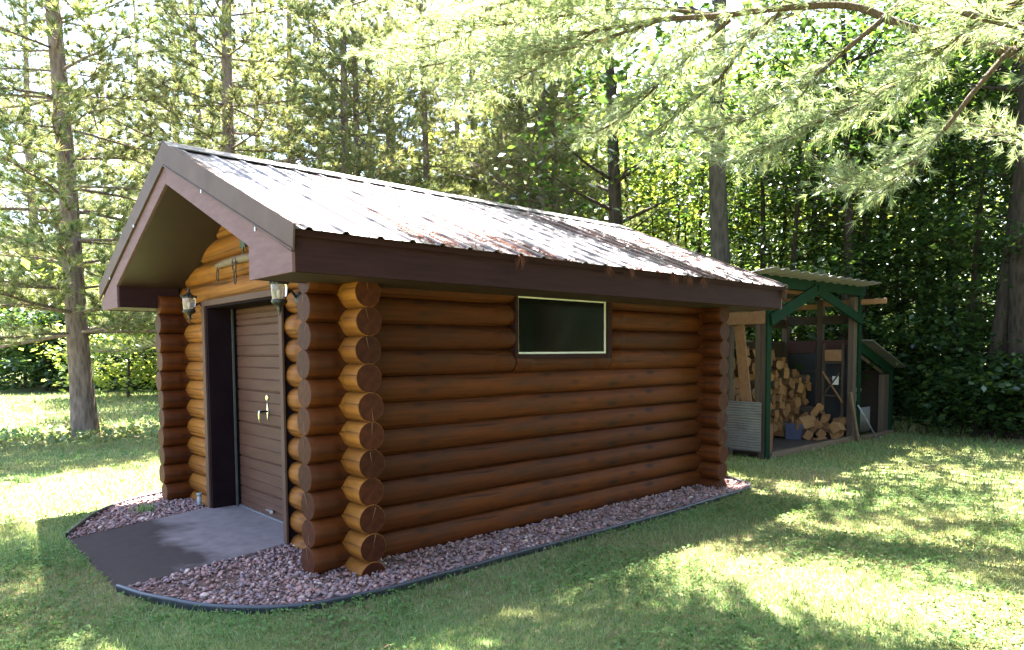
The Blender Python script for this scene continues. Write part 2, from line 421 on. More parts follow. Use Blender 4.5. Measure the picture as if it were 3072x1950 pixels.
# ------------------------------------------------------------------ pebbles
R_ = np.random.default_rng(3)
def pebbles():
    ico = bmesh.new(); bmesh.ops.create_icosphere(ico, subdivisions=2, radius=1)
    bv = np.array([v.co[:] for v in ico.verts]); bf = np.array([[v.index for v in f.verts] for f in ico.faces]); ico.free()
    n = 70000
    x = R_.uniform(-1.5, 5.3, n); y = R_.uniform(-.8, 4.1, n)
    ok = inpoly(x, y, ES) & ~inpoly(x, y, SLAB) & ~((x > -.02) & (x < L+.02) & (y > 0) & (y < W))
    # thin patches where the red soil shows
    ok &= (np.sin(x*2.3+1)*np.sin(y*7+.6*x)+R_.normal(0, .5, n)) > -.75
    x = x[ok]; y = y[ok]; n = len(x)
    s = R_.gamma(6, .0018, n).clip(.006, .03)
    V = np.repeat(bv[None], n, 0)
    V = V*(1+.16*R_.normal(size=(n, len(bv), 1)).clip(-1.5, 1.5))*0+V*np.stack([R_.uniform(.75, 1.3, n), R_.uniform(.7, 1.15, n), R_.uniform(.5, .8, n)], 1)[:, None]
    V = V*(1+.12*np.sin(V[:, :, [1, 2, 0]]*3+R_.uniform(0, 6, (n, 1, 3))))
    a = R_.uniform(0, 6.28, n); c, s_ = np.cos(a)[:, None], np.sin(a)[:, None]
    tl = R_.normal(0, .35, n)[:, None]
    X = V[:, :, 0]*c-V[:, :, 1]*s_; Y = V[:, :, 0]*s_+V[:, :, 1]*c; Z = V[:, :, 2]+X*tl
    z = .008+s*.35+R_.uniform(0, .014, n)
    V = np.stack([X*s[:, None]+x[:, None], Y*s[:, None]+y[:, None], Z*s[:, None]+z[:, None]], 2).reshape(-1, 3)
    F = (bf[None]+(np.arange(n)*len(bv))[:, None, None]).reshape(-1, 3)
    tag(npobj('pebbles', V, F, mats=['pebble'], smooth=True), 'pink and grey river pebbles in the gravel bed', 'gravel', kind='stuff')
pebbles()

# ------------------------------------------------------------------ cabin
cabin = thing('log_cabin', 'small orange stained log cabin with brown metal roof and roll door', 'cabin')
def log_mesh(length, r=.1035, half=False, seed=0, chk=True):
    """a log along local X from 0, ends sawn flat, slightly uneven"""
    q = random.Random(seed); n = 28; segs = max(2, int(length/.35)); mb = MB(); vs = []
    ph = [q.uniform(0, 6.28) for _ in range(6)]
    inner = [.08, .16, .18, .2, .22, .24, .26, .30] if length > .7 else [length/2]
    xs = [0, .004]+inner+[.34+(length-.68)*i/segs for i in range(segs+1) if length > .7]+([length-v for v in inner[::-1]] if length > .7 else [])+[length-.004, length]
    for i, x in enumerate(xs):
        rr = r*(1+.012*math.sin(x*1.9+ph[0])+.008*math.sin(x*4.7+ph[1]))
        if i in (0, len(xs)-1): rr -= .004
        oz = .003*math.sin(x*1.1+ph[2]); oy = .004*math.sin(x*1.4+ph[3])
        for j in range(n):
            t = 2*math.pi*j/n
            y = math.cos(t)*rr*(1+.012*math.sin(3*t+ph[4])); z = math.sin(t)*rr*(1+.01*math.sin(2*t+ph[5]))
            dd = min(x, length-x); fl = min(1, max(0, (dd-.17)/.08)); fl = fl*fl*(3-2*fl)
            c_ = y/r; y = y*(1-fl)+fl*math.copysign(.083*abs(c_)**.8, c_)
            if half: z = max(z, 0.0)
            vs.append((x, y+oy, z+oz))
    k = len(xs)
    mb.add(vs, [[i*n+j, i*n+(j+1) % n, (i+1)*n+(j+1) % n, (i+1)*n+j] for i in range(k-1) for j in range(n)], 0, True)
    mb.f.append(list(range(n))[::-1]); mb.m.append(1); mb.sm.append(False)
    mb.f.append([(k-1)*n+j for j in range(n)]); mb.m.append(1); mb.sm.append(False)
    if chk and not half:
        # a drying crack: a thin pale wedge across each end
        for xe, sg in ((-.0012, 1), (length+.0012, -1)):
            if q.random() < .85:
                a = q.choice([1.57, 1.57, 4.71, 1.2, 2.0])+q.uniform(-.25, .25); l0 = q.uniform(-.01, .01); l1 = r*q.uniform(.75, .93)
                wd = q.uniform(.0022, .0042); ca, sa = math.cos(a), math.sin(a)
                mb.add([(xe, l0*ca, l0*sa), (xe, l1*ca-wd*sa, l1*sa+wd*ca), (xe, l1*ca+wd*sa, l1*sa-wd*ca),
                        (xe+.004*sg, l0*ca, l0*sa), (xe+.004*sg, l1*ca-wd*sa, l1*sa+wd*ca), (xe+.004*sg, l1*ca+wd*sa, l1*sa-wd*ca)],
                       [(0, 1, 2), (3, 5, 4), (0, 3, 4, 1), (1, 4, 5, 2), (2, 5, 3, 0)], 2)
    return mb
LS = [0]
def log(parent, axis, a0, a1, off, z, half=False):
    LS[0] += 1; mb = log_mesh(a1-a0, half=half, seed=LS[0])
    loc = (a0, off, z) if axis == 0 else (off, a0, z)
    return mb.build('log', ['log' if axis == 0 or off > 1 else 'log_lit', 'log_end', 'check'], parent, loc=loc, rot=None if axis == 0 else (0, 0, math.pi/2))  # front wall logs take the stain with its light painted in
jit = lambda: rnd.uniform(-.014, .014)
# walls: a dark caulked core with the logs as sub-parts
WX0, WX1, WZ0, WZ1 = 1.585, 2.885, 1.515, 2.105
wr = MB()
for b in ((.04, WX0+.03, 0, WZ1), (WX1-.03, L-.04, 0, WZ1), (WX0+.03, WX1-.03, 0, WZ0+.03)): wr.box(b[0], b[1], -.010, .05, b[2]+.02, b[3])
wr.box(.04, L-.04, -.010, .05, WZ1, 2.2)
wall_r = wr.build('log_wall', 'core', cabin)
for k in range(11):
    z = (k+.5)*P; a0, a1 = -E+jit(), L+E+jit()
    if k < 7: log(wall_r, 0, a0, a1, 0, z)
    elif k == 7:
        log(wall_r, 0, a0, WX0+.01, 0, z); log(wall_r, 0, WX0+.014, WX1-.004, 0, z-.005); log(wall_r, 0, WX1, a1, 0, z)
    else: log(wall_r, 0, a0, WX0+.005, 0, z); log(wall_r, 0, WX1-.005, a1, 0, z)
wall_l = MB().box(.04, L-.04, W-.05, W+.04, .02, 2.2).build('log_wall', 'core', cabin)
for k in range(11): log(wall_l, 0, -E+jit(), L+E+jit(), W, (k+.5)*P)
DY0, DY1, DZ = .79, 2.655, 2.105
wf = MB().box(-.010, .05, .05, DY0+.03, .02, 2.2).box(-.010, .05, DY1-.03, W-.05, .02, 2.2)
wf.box(-.010, .05, DY0+.03, DY1-.03, DZ-.02, 2.2)
wf.prism([(.02, 2.2), (W-.02, 2.2), (W/2, 3.02)], 0, -.010, .05)
wall_f = wf.build('log_wall', 'core', cabin)
for k in range(11):
    log(wall_f, 1, -E+jit(), DY0+.02, 0, k*P, k == 0); log(wall_f, 1, DY1-.02, W+E+jit(), 0, k*P, k == 0)
log(wall_f, 1, -.13, W+.13, 0, 2.2)
for k in range(12, 16):
    z = k*P; y0 = (z+.17-2.3125)/SLOPE-SO
    log(wall_f, 1, max(y0, -.02), W-max(y0, -.02), 0, z)
wb = MB().box(L-.05, L+.04, .05, W-.05, .02, 2.2).prism([(.02, 2.2), (W-.02, 2.2), (W/2, 3.02)], 0, L-.05, L+.04)
wall_b = wb.build('log_wall', 'core', cabin)
for k in range(11): log(wall_b, 1, -E+jit(), W+E+jit(), L, k*P, k == 0)

# roof
X0, X1 = -XO, L+XB
def roof_sheet(side):
    mb = MB(); prof = []
    x = X0
    pitch = .2435; k = 0; xs = []
    first = 1.086-8*pitch
    c = first
    while c < X0+.05: c += pitch
    pts = [X0]
    prof = [(X0, 0)]
    while c < X1-.03:
        prof += [(c-.026, 0), (c-.012, .015), (c+.012, .015), (c+.026, 0)]
        for e in (-.04, .04):
            prof += [(c+pitch/2+e-.006, 0), (c+pitch/2+e, .004), (c+pitch/2+e+.006, 0)] if c+pitch/2+.06 < X1 else []
        c += pitch
    prof.append((X1, 0))
    ye = -SO-.012 if side > 0 else W+SO+.012
    ym = W/2
    ny = 7; vs = []
    nrm = Vector((0, -SLOPE if side > 0 else SLOPE, 1)).normalized()
    for i in range(ny+1):
        t = i/ny; y = ye+(ym-ye)*t; z = 2.3125+SLOPE*((y+SO) if side > 0 else (W+SO-y))
        for u, v in prof: vs.append((u, y+nrm.y*v, z+nrm.z*v+.0015*math.sin(u*9+t*5)))
    m_ = len(prof)
    mb.add(vs, [[i*m_+j, i*m_+j+1, (i+1)*m_+j+1, (i+1)*m_+j] for i in range(ny) for j in range(m_-1)])
    o = mb.build('metal_roof', 'roof', cabin)
    s = o.modifiers.new('thick', 'SOLIDIFY'); s.thickness = .003; s.offset = -1
    return o
roof_r = roof_sheet(1); roof_l = roof_sheet(-1)
rc = MB()
for sg in (1, -1):
    z0 = 3.314; ya = W/2; dy = .17*sg
    rc.add([(x, ya, z0+.035) for x in (X0-.004, X1+.004)]+[(x, ya-dy, z0+.026-.17*SLOPE) for x in (X0-.004, X1+.004)]+
           [(x, ya-dy, z0+.018-.17*SLOPE) for x in (X0-.004, X1+.004)], [(0, 1, 3, 2), (2, 3, 5, 4)])
o = rc.build('ridge_cap', 'roof', cabin)
# deck under the sheet
dk = MB()
for sg in (1, -1):
    f = lambda y: y if sg > 0 else W-y
    dk.prism([(f(-SO+.02), 2.3125+SLOPE*.02-.012), (W/2, 3.314-.012), (W/2, 3.314-.05), (f(-SO+.02), 2.3125+SLOPE*.02-.05)], 0, X0+.02, X1-.02)
dk.build('roof_deck', 'fascia', cabin)
# fascias (long eaves)
MB().box(-XO+.03, L+XB-.06, -SO+.045, -SO+.08, 2.062, 2.285).build('fascia', 'fascia', cabin, bev=.004)
MB().box(-XO+.03, L+XB-.06, W+SO-.08, W+SO-.045, 2.062, 2.285).build('fascia', 'fascia', cabin, bev=.004)
# eave boxes: soffit, inner face
for f in (lambda y: y, lambda y: W-y):
    a, b = sorted((f(-SO+.08), f(-.02))); MB().box(-XO+.035, L+XB-.07, a, b, 2.068, 2.088).build('eave_soffit', 'soffit', cabin)
    a, b = sorted((f(-.02), f(0.005))); MB().box(-XO+.035, -.11, a, b, 2.066, 2.33).build('eave_box_side', 'fascia', cabin)
# sloped soffit of the gable overhang, front and back
for sg in (1, -1):
    f = (lambda y: y) if sg > 0 else (lambda y: W-y)
    for xa, xb in ((-XO+.034, .0), (L, L+XB-.034)):
        z0 = 2.30; z1 = z0+SLOPE*(W/2)
        MB().prism([(f(0.005), z0), (W/2, z1), (W/2, z1-.02), (f(0.005), z0-.02)], 0, xa, xb).build('gable_soffit', 'soffit', cabin)
# rake boards and metal rake trim
for xf, sx in ((-XO, 1), (L+XB, -1)):
    for sg in (1, -1):
        f = (lambda y: y) if sg > 0 else (lambda y: W-y)
        yb = -SO+.047
        poly = [(f(yb), 2.06), (f(-.01), 2.06), (f(-.01), 2.285), (W/2, 2.285+SLOPE*(W/2+.01)), (W/2, 3.16), (f(yb), 3.16-SLOPE*(W/2-yb))]
        a, b = sorted((xf+.012*sx, xf+.034*sx))
        MB().prism(poly, 0, a, b).build('rake_board', 'rake', cabin, bev=.003)
        ye = -SO-.012; zt = 3.34
        poly = [(f(ye), zt-SLOPE*(W/2-ye)), (W/2, zt), (W/2, zt-.20), (f(ye+.02), zt-.165-SLOPE*(W/2-ye-.02))]
        a, b = sorted((xf-.002*sx, xf+.010*sx))
        t_ = MB().prism(poly, 0, a, b)
        # the small hem along the lower edge and the flange over the sheet
        a2, b2 = sorted((xf-.009*sx, xf-.002*sx))
        t_.prism([(f(ye+.02), zt-.165-SLOPE*(W/2-ye-.02)), (W/2, zt-.20), (W/2, zt-.186), (f(ye+.02), zt-.151-SLOPE*(W/2-ye-.02))], 0, a2, b2)
        a3, b3 = sorted((xf+.010*sx, xf+.06*sx))
        t_.prism([(f(ye), zt-SLOPE*(W/2-ye)), (W/2, zt), (W/2, zt-.006), (f(ye), zt-.006-SLOPE*(W/2-ye))], 0, a3, b3)
        rt_ = t_.build('rake_trim', 'trim', cabin)
        for q_ in (.22, .62):
            yy = f(ye+(W/2-ye)*q_); zz = zt-.185-SLOPE*(W/2-(ye+(W/2-ye)*q_))
            a4, b4 = sorted((xf-.014*sx, xf-.004*sx)); MB().box(a4, b4, yy-.006, yy+.006, zz-.012, zz+.012).build('nail', 'chrome', rt_)

# window
wfr = MB(); wd = .06
wfr.box(WX0, WX0+.035, -.105, .05, WZ0, WZ1).box(WX1-.07, WX1, -.105, .05, WZ0, WZ1)
wfr.box(WX0+.035, WX1-.07, -.105, .05, WZ0, WZ0+.045).box(WX0+.035, WX1-.07, -.105, .05, WZ1-.03, WZ1)
win = wfr.build('window', 'fascia', cabin, bev=.004)
a0, a1, b0, b1 = WX0+.035, WX1-.07, WZ0+.045, WZ1-.03
wt = .019; fm = MB()
fm.box(a0, a1, -.085, -.06, b0, b0+wt).box(a0, a1, -.085, -.06, b1-wt, b1).box(a0, a0+wt, -.085, -.06, b0+wt, b1-wt).box(a1-wt, a1, -.085, -.06, b0+wt, b1-wt)
fm.build('frame', 'white', win, bev=.002)
MB().box(a0+wt-.004, a1-wt+.004, -.074, -.066, b0+wt-.004, b1-wt+.004).build('pane', 'screen', win)
MB().box(a0-.03, a1+.03, .06, .08, b0-.05, b1+.05).build('blind', 'rubber', win)

# door casing, door
cs = MB()
cs.box(-.135, -.115, DY0, DY0+.062, 0.02, DZ).box(-.135, -.115, DY1-.075, DY1, .03, DZ).box(-.135, -.115, DY0+.062, DY1-.075, DZ-.055, DZ)
casing = cs.build('door_casing', 'casing', cabin, bev=.003)
jb = MB().box(-.114, .2, DY0+.02, DY0+.06, .02, DZ-.05).box(-.114, .2, DY1-.115, DY1-.07, .03, DZ-.05).box(-.114, .2, DY0+.06, DY1-.115, DZ-.075, DZ-.052)
jb.build('door_jamb', 'jamb', cabin)
MB().box(.12, .165, DY1-.155, DY1-.116, .035, DZ-.08).build('weather_strip', 'rubber', cabin)
MB().box(.100, .118, DY1-.175, DY1-.157, .035, DZ-.08).build('door_stop', 'strip', cabin)
seams = [.04, .245, .555, .905, 1.225, 1.56, 1.86, 2.03]
pr = []
for a, b in zip(seams, seams[1:]):
    h = b-a; pr += [(.155, a+.005), (.150, a+.012)]
    for kk in (1, 2):
        z = a+h*kk/3; pr += [(.150, z-.008), (.157, z-.003), (.157, z+.001), (.148, z+.006), (.150, z+.012)]
    pr += [(.150, b-.012), (.165, b-.003), (.165, b+.003)]
pr += [(.20, 2.03), (.20, .04)]
dr = MB().prism(pr, 1, DY0+.06, DY1-.157).build('door', 'door', cabin)
MB().box(.128, .149, DY0+.062, DY1-.16, .037, .05).build('bottom_seal', 'galv', dr)
hy = 1.765
lk = MB(); lk.tube([(.152, hy, 1.168), (.135, hy, 1.168)], .024, 14).tube([(.136, hy, 1.168), (.130, hy, 1.168)], .012, 10); lk.build('lock', 'brass', dr)
hp = MB(); hp.prism([(hy-.022, 1.04), (hy, .955), (hy+.022, 1.04), (hy, 1.125)], 0, .138, .150); hpo = hp.build('handle_plate', 'chrome', dr, bev=.003)
hl = MB(); hl.tube([(.145, hy, 1.04), (.075, hy, 1.04)], .009, 8); hl.build('spindle', 'jamb', hpo)
MB().tube([(.072, hy+.005, 1.055), (.066, hy+.012, 1.03), (.068, hy+.016, .98), (.074, hy+.01, .935)], [.008, .010, .010, .007], 8).build('handle', 'brass', dr)
lt = MB(); lt.box(.128, .15, 1.70, 1.83, .095, .112).tube([(.14, 1.70, .104), (.115, 1.68, .104)], .018, 10); lt.build('latch', 'chrome', dr)

# ------------------------------------------------------------------ wall lanterns
def lantern(label, y, z):
    r = thing('wall_lantern', label, 'lantern', (-.236, y, z), group='lanterns beside the door')
    bk = MB(); bk.lathe([(0, .022), (.03, .024), (.05, .012), (.056, 0), (0, 0)], n=20)
    bo = bk.build('back_plate', 'lantern', r); bo.rotation_euler = (0, -math.pi/2, 0); bo.location = (.160, 0, -.03)
    MB().tube([(.148, 0, -.03), (.10, 0, .03), (.06, 0, .005), (.03, 0, -.04), (0, 0, -.05)], [.012, .011, .011, .012, .014], 8).build('arm', 'lantern', r)
    gl = MB()
    n = 32; prof = [(.050, -.045), (.054, -.02), (.058, .02), (.060, .06), (.057, .075)]
    vs = []
    for rr, zz in prof:
        for j in range(n):
            q_ = rr*(1+.035*(j % 2)); vs.append((q_*math.cos(2*math.pi*j/n), q_*math.sin(2*math.pi*j/n), zz))
    gl.add(vs, [[i*n+j, i*n+(j+1) % n, (i+1)*n+(j+1) % n, (i+1)*n+j] for i in range(len(prof)-1) for j in range(n)], 0, True)
    gl.build('shade', 'lampglass', r)
    MB().lathe([(0, -.03), (.008, -.03), (.011, .01), (.010, .03), (0, .035)], n=12).build('bulb', 'white', r)
    tp = MB().lathe([(.064, .072), (.068, .08), (.062, .092), (.045, .100), (.028, .112), (.016, .13), (.010, .14), (.016, .146), (.012, .154), (.006, .16), (.010, .166), (.005, .176), (0, .182)], n=20)
    for j in range(12):
        a = 2*math.pi*j/12; tp.tube([(.066*math.cos(a), .066*math.sin(a), .078), (.069*math.cos(a), .069*math.sin(a), .099)], [.010, .005], 6)
    tp.build('lid', 'lantern', r)
    MB().lathe([(.056, -.042), (.060, -.048), (.058, -.066), (.05, -.074), (.03, -.084), (.018, -.096), (.014, -.112), (.018, -.12), (.011, -.13), (.006, -.145), (.008, -.152), (0, -.168)], n=20).build('base', 'lantern', r)
    return r
lantern('dark metal wall lantern on the near side of the door, under the eave corner', .592, 2.035)
lantern('dark metal wall lantern on the far left side of the door', 2.69, 2.06)

# singletree and iron leaf over the door
st = thing('singletree', 'grey weathered wooden harness bar with hanging iron rings above the door', 'harness bar', (-.14, 1.7, 2.42))
st.location = (-.114, 1.72, 2.412)
MB().tube([(0, .52, .0), (0, .40, .004), (0, .1, .008), (0, -.2, .006), (0, -.45, 0), (0, -.52, 0)], [.024, .03, .036, .036, .03, .022], 12).build('bar', 'greywood', st, rot=None)
def ring(parent, c, r, tilt=0, name='ring', tr=.006):
    pts = [(c[0]+r*math.sin(tilt)*math.cos(t), c[1]+r*math.cos(tilt)*math.cos(t), c[2]+r*math.sin(t)) for t in [2*math.pi*i/24 for i in range(24)]]
    return MB().tube(pts, tr, 6, closed=True).build(name, 'iron', parent)
ring(st, (-.012, .48, -.09), .062, .2); ring(st, (-.012, -.48, -.09), .062, -.2)
cl = MB()
for s_ in (-1, 1): cl.tube([(-.03, .03*s_+.0, .02), (-.036, .045*s_, -.03), (-.034, .035*s_, -.075), (-.03, .012*s_, -.10)], .008, 6)
cl.tube([(-.036, .05, -.02), (-.04, 0, -.035), (-.036, -.05, -.02)], .008, 6)
cl.build('clevis', 'iron', st)
for kk in range(1): 
    pts = [(-.03, .028*math.cos(t), -.145+.062*math.sin(t)) for t in [2*math.pi*i/24 for i in range(24)]]
    MB().tube(pts, .007, 6, closed=True).build('link', 'iron', st)
lf = MB(); pl = []
for i in range(14):
    a = 2*math.pi*i/14+.3; rr = (.088 if i % 2 == 0 else .045)*(1.1 if i in (0, 4, 10) else 1); pl.append((rr*math.cos(a), rr*math.sin(a)))
lf.prism(pl, 0, -.012, .0); lf.tube([(-.006, 0, -.03), (-.01, .005, -.13)], [.008, .005], 6)
lo = lf.build('leaf_plaque', 'leafiron', bev=.004, loc=(-.082, 1.66, 2.575)); tag(lo, 'dark green iron leaf plaque on the gable logs', 'plaque')

# small weed clump and a capped pipe in the gravel left of the apron
def clump():
    rg = np.random.default_rng(77); n = 90; c = np.array([-.62, 3.0, .01])
    b = c+np.stack([rg.normal(0, .055, n), rg.normal(0, .055, n), 0*np.arange(n)], 1); a = rg.uniform(0, 6.28, n); h = rg.uniform(.05, .11, n)
    tip = b+np.stack([np.cos(a)*h*.5, np.sin(a)*h*.5, h], 1); sd = np.stack([-np.sin(a), np.cos(a), 0*a], 1)*.005
    V = np.stack([b-sd, b+sd, tip], 1).reshape(-1, 3)
    tag(npobj('weed_clump', V, np.arange(len(V)).reshape(-1, 3), mats=['grass']), 'small green weed clump growing in the gravel left of the apron', 'weed', kind='stuff')
clump()
pi_ = MB().tube([(-.14, 2.86, -.02), (-.14, 2.86, .13)], .022, 10).tube([(-.14, 2.86, .125), (-.14, 2.86, .15)], .028, 10)
tag(pi_.build('pipe', 'greypl'), 'short grey capped pipe standing in the gravel by the left log corner', 'pipe')

# ------------------------------------------------------------------ needle litter on the roof
def roof_litter():
    n = 34000
    x = R_.uniform(.2, X1-.05, n); t = R_.uniform(0.0, .92, n)
    dens = (np.sin(x*2.1)*.4+np.sin(x*5.3+t*4)*.35+np.sin(t*7+x)*.3+R_.normal(0, .35, n)+.17*(x-2.2)-.5*t+.1)
    rib = np.abs(((x-(1.086-.03))/.2435) % 1-.0)
    ok = (dens-.9*np.minimum(rib, .6)) > .05
    x = x[ok]; t = t[ok]; n = len(x)
    y = -SO+t*(W/2+SO-.05); z = 2.3125+SLOPE*(y+SO)+.007
    a = R_.uniform(0, 3.14, n); l = R_.uniform(.03, .06, n); wv = .007
    d = np.stack([np.cos(a)*l, np.sin(a)*l, np.sin(a)*l*SLOPE+R_.uniform(-.002, .012, n)], 1)
    s = np.stack([-np.sin(a)*wv, np.cos(a)*wv, np.cos(a)*wv*SLOPE], 1)
    c = np.stack([x, y, z], 1)
    V = np.stack([c-d-s, c-d+s, c+d], 1).reshape(-1, 3)
    # a few hanging from the eave
    m_ = 260; xc = R_.choice([1.08, 3.05, 3.3, 3.55, 2.4, 2.1, 5.2], m_)+R_.normal(0, .03, m_)
    c2 = np.stack([xc, np.full(m_, -SO-.018), 2.305-R_.uniform(0, .05, m_)], 1)
    d2 = np.stack([R_.normal(0, .02, m_), R_.normal(-.005, .006, m_), -R_.uniform(.03, .09, m_)], 1); s2 = np.array([[.003, 0, 0]])
    V2 = np.stack([c2-s2, c2+s2, c2+d2], 1).reshape(-1, 3)
    V = np.concatenate([V, V2])
    tag(npobj('needle_litter', V, np.arange(len(V)).reshape(-1, 3), mats=['rooflitter']), 'reddish dry pine needles lying on the metal roof', 'needles', kind='stuff')
roof_litter()

# ------------------------------------------------------------------ woodshed
shed = thing('woodshed', 'open green and brown woodshed with corrugated roof and side lean-to', 'woodshed')
def shp(name, mat, *boxes, bev=.004):
    mb = MB()
    for b in boxes: mb.box(*b)
    return mb.build(name, mat, shed, bev=bev)
FY = .42
# roof sheet
rs = MB(); xs = np.arange(6.45, 10.22, .0195); amp = .016; pv = []
for yy, zz in ((.06, 2.70), (.9, 2.615), (1.95, 2.50)):
    for x in xs:
        pv.append((x, yy, zz+.02*(x-6.5)/3.7+amp*math.sin((x-6.45)/.3*2*math.pi)))
kx = len(xs)
rs.add(pv, [[i*kx+j, i*kx+j+1, (i+1)*kx+j+1, (i+1)*kx+j] for i in range(2) for j in range(kx-1)], 0, True)
ro = rs.build('roof', 'galv', shed); s_ = ro.modifiers.new('thick', 'SOLIDIFY'); s_.thickness = .006
shp('header', 'green', (6.55, 8.36, FY-.045, FY-.005, 2.50, 2.665), (8.37, 10.35, FY-.045, FY-.005, 2.52, 2.685))
for yy, z_ in ((.95, 2.55), (1.5, 2.49), (1.85, 2.455)): shp('purlin', 'rawwood', (6.6, 10.2, yy-.02, yy+.02, z_-.03, z_+.03))
shp('post', 'green', (6.93, 7.05, FY-.03, FY-.004, -.02, 2.5)); shp('post', 'oldwood', (6.94, 7.04, FY, FY+.1, -.02, 2.5))
shp('post', 'oldwood', (10.0, 10.14, FY, FY+.1, -.02, 2.5)); shp('post', 'green', (10.14, 10.26, FY-.03, FY-.004, -.02, 2.52))
shp('post', 'oldwood', (10.2, 10.3, 1.06, 1.16, 0, 2.5)); shp('post', 'oldwood', (10.2, 10.3, 1.72, 1.83, 0, 2.45))
shp('post', 'oldwood', (6.94, 7.04, .98, 1.06, 0, 2.5)); shp('post', 'oldwood', (6.94, 7.04, 1.72, 1.83, 0, 2.45)); shp('post', 'oldwood', (8.5, 8.6, 1.74, 1.83, 0, 2.45))
MB().beam((6.98, FY-.055, 2.02), (8.42, FY-.055, 2.53), .03, .17).build('brace', 'green', shed)
MB().beam((8.45, FY-.055, 2.53), (10.2, FY-.055, 2.09), .03, .15).build('brace', 'green', shed)
shp('side_beam', 'rawwood', (10.19, 10.24, -.02, 1.05, 2.37, 2.46), (10.19, 10.24, 1.17, 1.71, 2.33, 2.42))
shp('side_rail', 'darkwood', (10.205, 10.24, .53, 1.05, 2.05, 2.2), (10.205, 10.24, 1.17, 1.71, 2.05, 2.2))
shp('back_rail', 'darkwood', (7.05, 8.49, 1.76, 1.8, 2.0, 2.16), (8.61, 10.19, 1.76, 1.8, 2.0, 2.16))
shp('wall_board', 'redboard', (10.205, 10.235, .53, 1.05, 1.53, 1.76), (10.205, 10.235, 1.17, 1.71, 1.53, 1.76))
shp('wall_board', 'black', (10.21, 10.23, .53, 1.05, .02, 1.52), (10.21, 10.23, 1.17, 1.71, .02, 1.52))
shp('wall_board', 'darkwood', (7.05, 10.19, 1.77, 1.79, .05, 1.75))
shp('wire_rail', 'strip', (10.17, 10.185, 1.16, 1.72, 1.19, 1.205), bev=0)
# left end
shp('end_beam', 'rawwood', (6.92, 6.955, FY+.01, 1.5, 1.965, 2.15), (6.95, 6.99, FY+.02, 1.5, 2.19, 2.225))
shp('end_stud', 'oldwood', (6.925, 6.955, .50, .575, .84, 1.96)); shp('end_stud', 'oldwood', (6.925, 6.955, .985, 1.03, .1, 1.96))
MB().beam((6.98, .865, 1.96), (6.98, .73, .8), .035, .16, upv=(0, 1, 0)).build('end_brace', 'rawwood', shed, bev=.004)
cp = MB(); zsn = np.arange(.11, .835, .0095); pv = [(6.905+.008*math.sin((z-.11)/.038*2*math.pi), y, z) for y in (.455, 1.6) for z in zsn]
kz = len(zsn); cp.add(pv, [[j, j+1, kz+j+1, kz+j] for j in range(kz-1)], 0, True)
co = cp.build('end_panel', 'galv', shed); s_ = co.modifiers.new('thick', 'SOLIDIFY'); s_.thickness = .003
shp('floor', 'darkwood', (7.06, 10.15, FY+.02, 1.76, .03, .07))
shp('sill', 'greywood', (7.06, 10.2, FY-.06, FY+.01, .0, .09), (10.27, 11.62, FY-.12, FY-.05, -.01, .07))
# lean-to
MB().beam((10.26, FY-.02, 1.63), (11.80, FY-.02, 1.16), .03, .17).build('leanto_fascia', 'green', shed)
MB().add([(10.24, .2, 1.76), (11.88, .2, 1.26), (11.88, 1.7, 1.26), (10.24, 1.7, 1.76), (10.24, .2, 1.745), (11.88, .2, 1.245), (11.88, 1.7, 1.245), (10.24, 1.7, 1.745)],
         [(0, 1, 2, 3), (7, 6, 5, 4), (0, 4, 5, 1), (1, 5, 6, 2), (2, 6, 7, 3), (3, 7, 4, 0)]).build('leanto_roof', 'galv', shed)
MB().beam((10.27, FY+.03, 1.50), (11.4, FY+.03, 1.15), .03, .06).build('leanto_rafter', 'oldwood', shed)
shp('post', 'oldwood', (11.3, 11.56, FY-.03, FY+.06, -.02, 1.12)); shp('post', 'green', (11.59, 11.68, FY-.06, FY-.02, -.02, 1.2))
shp('leanto_back', 'darkwood', (10.27, 11.7, 1.5, 1.53, 0, 1.3)); shp('leanto_side', 'darkwood', (11.62, 11.66, FY, 1.5, 0, 1.2))
lp = MB(); xl = np.arange(10.34, 11.28, .0125); pv = [(x, .62+.012*math.sin((x-10.3)/.09*6.28), z) for z in (.06, .52) for x in xl]
kx = len(xl); lp.add(pv, [[j, j+1, kx+j+1, kx+j] for j in range(kx-1)], 0, True)
lo = lp.build('corrugated_sheet', 'galv'); s_ = lo.modifiers.new('thick', 'SOLIDIFY'); s_.thickness = .003
tag(lo, 'pale corrugated metal sheet standing in the low lean-to', 'metal sheet')
# tools leaning at the front post
tag(MB().beam((10.00, .315, .0), (9.80, .385, .86), .05, .05).build('wood_stake', 'greywood', bev=.004), 'grey wooden stake leaning on the right green shed post', 'stake')
sp_ = thing('scraper', 'long handled scraper leaning in front of the lean-to', 'tool')
MB().tube([(10.08, .36, .62), (10.6, .24, .03)], .013, 8).build('handle', 'greypl', sp_); MB().beam((10.58, .16, .02), (10.66, .33, .03), .04, .06).build('blade', 'chrome', sp_)
shv = thing('yellow_handled_shovel', 'yellow handled tool hanging at the back of the lean-to', 'tool')
MB().tube([(10.9, .98, 1.05), (10.9, .98, .7)], .014, 8).build('handle', 'yellow', shv)
MB().tube([(10.82, .98, 1.1), (10.84, .98, 1.05), (10.9, .98, 1.03), (10.96, .98, 1.05), (10.98, .98, 1.1), (10.9, .98, 1.115)], .015, 8, closed=True).build('grip', 'yellow', shv)
MB().box(10.84, 10.96, .97, .985, .45, .7).build('blade', 'strip', shv, bev=.01)
mo = thing('wheelbarrow', 'grey tub of a wheelbarrow stored under the lean-to', 'wheelbarrow')
MB().prism([(10.5, .86), (11.25, .86), (11.1, .62), (10.68, .62)], 1, .75, 1.2).build('tub', 'greypl', mo, bev=.02)
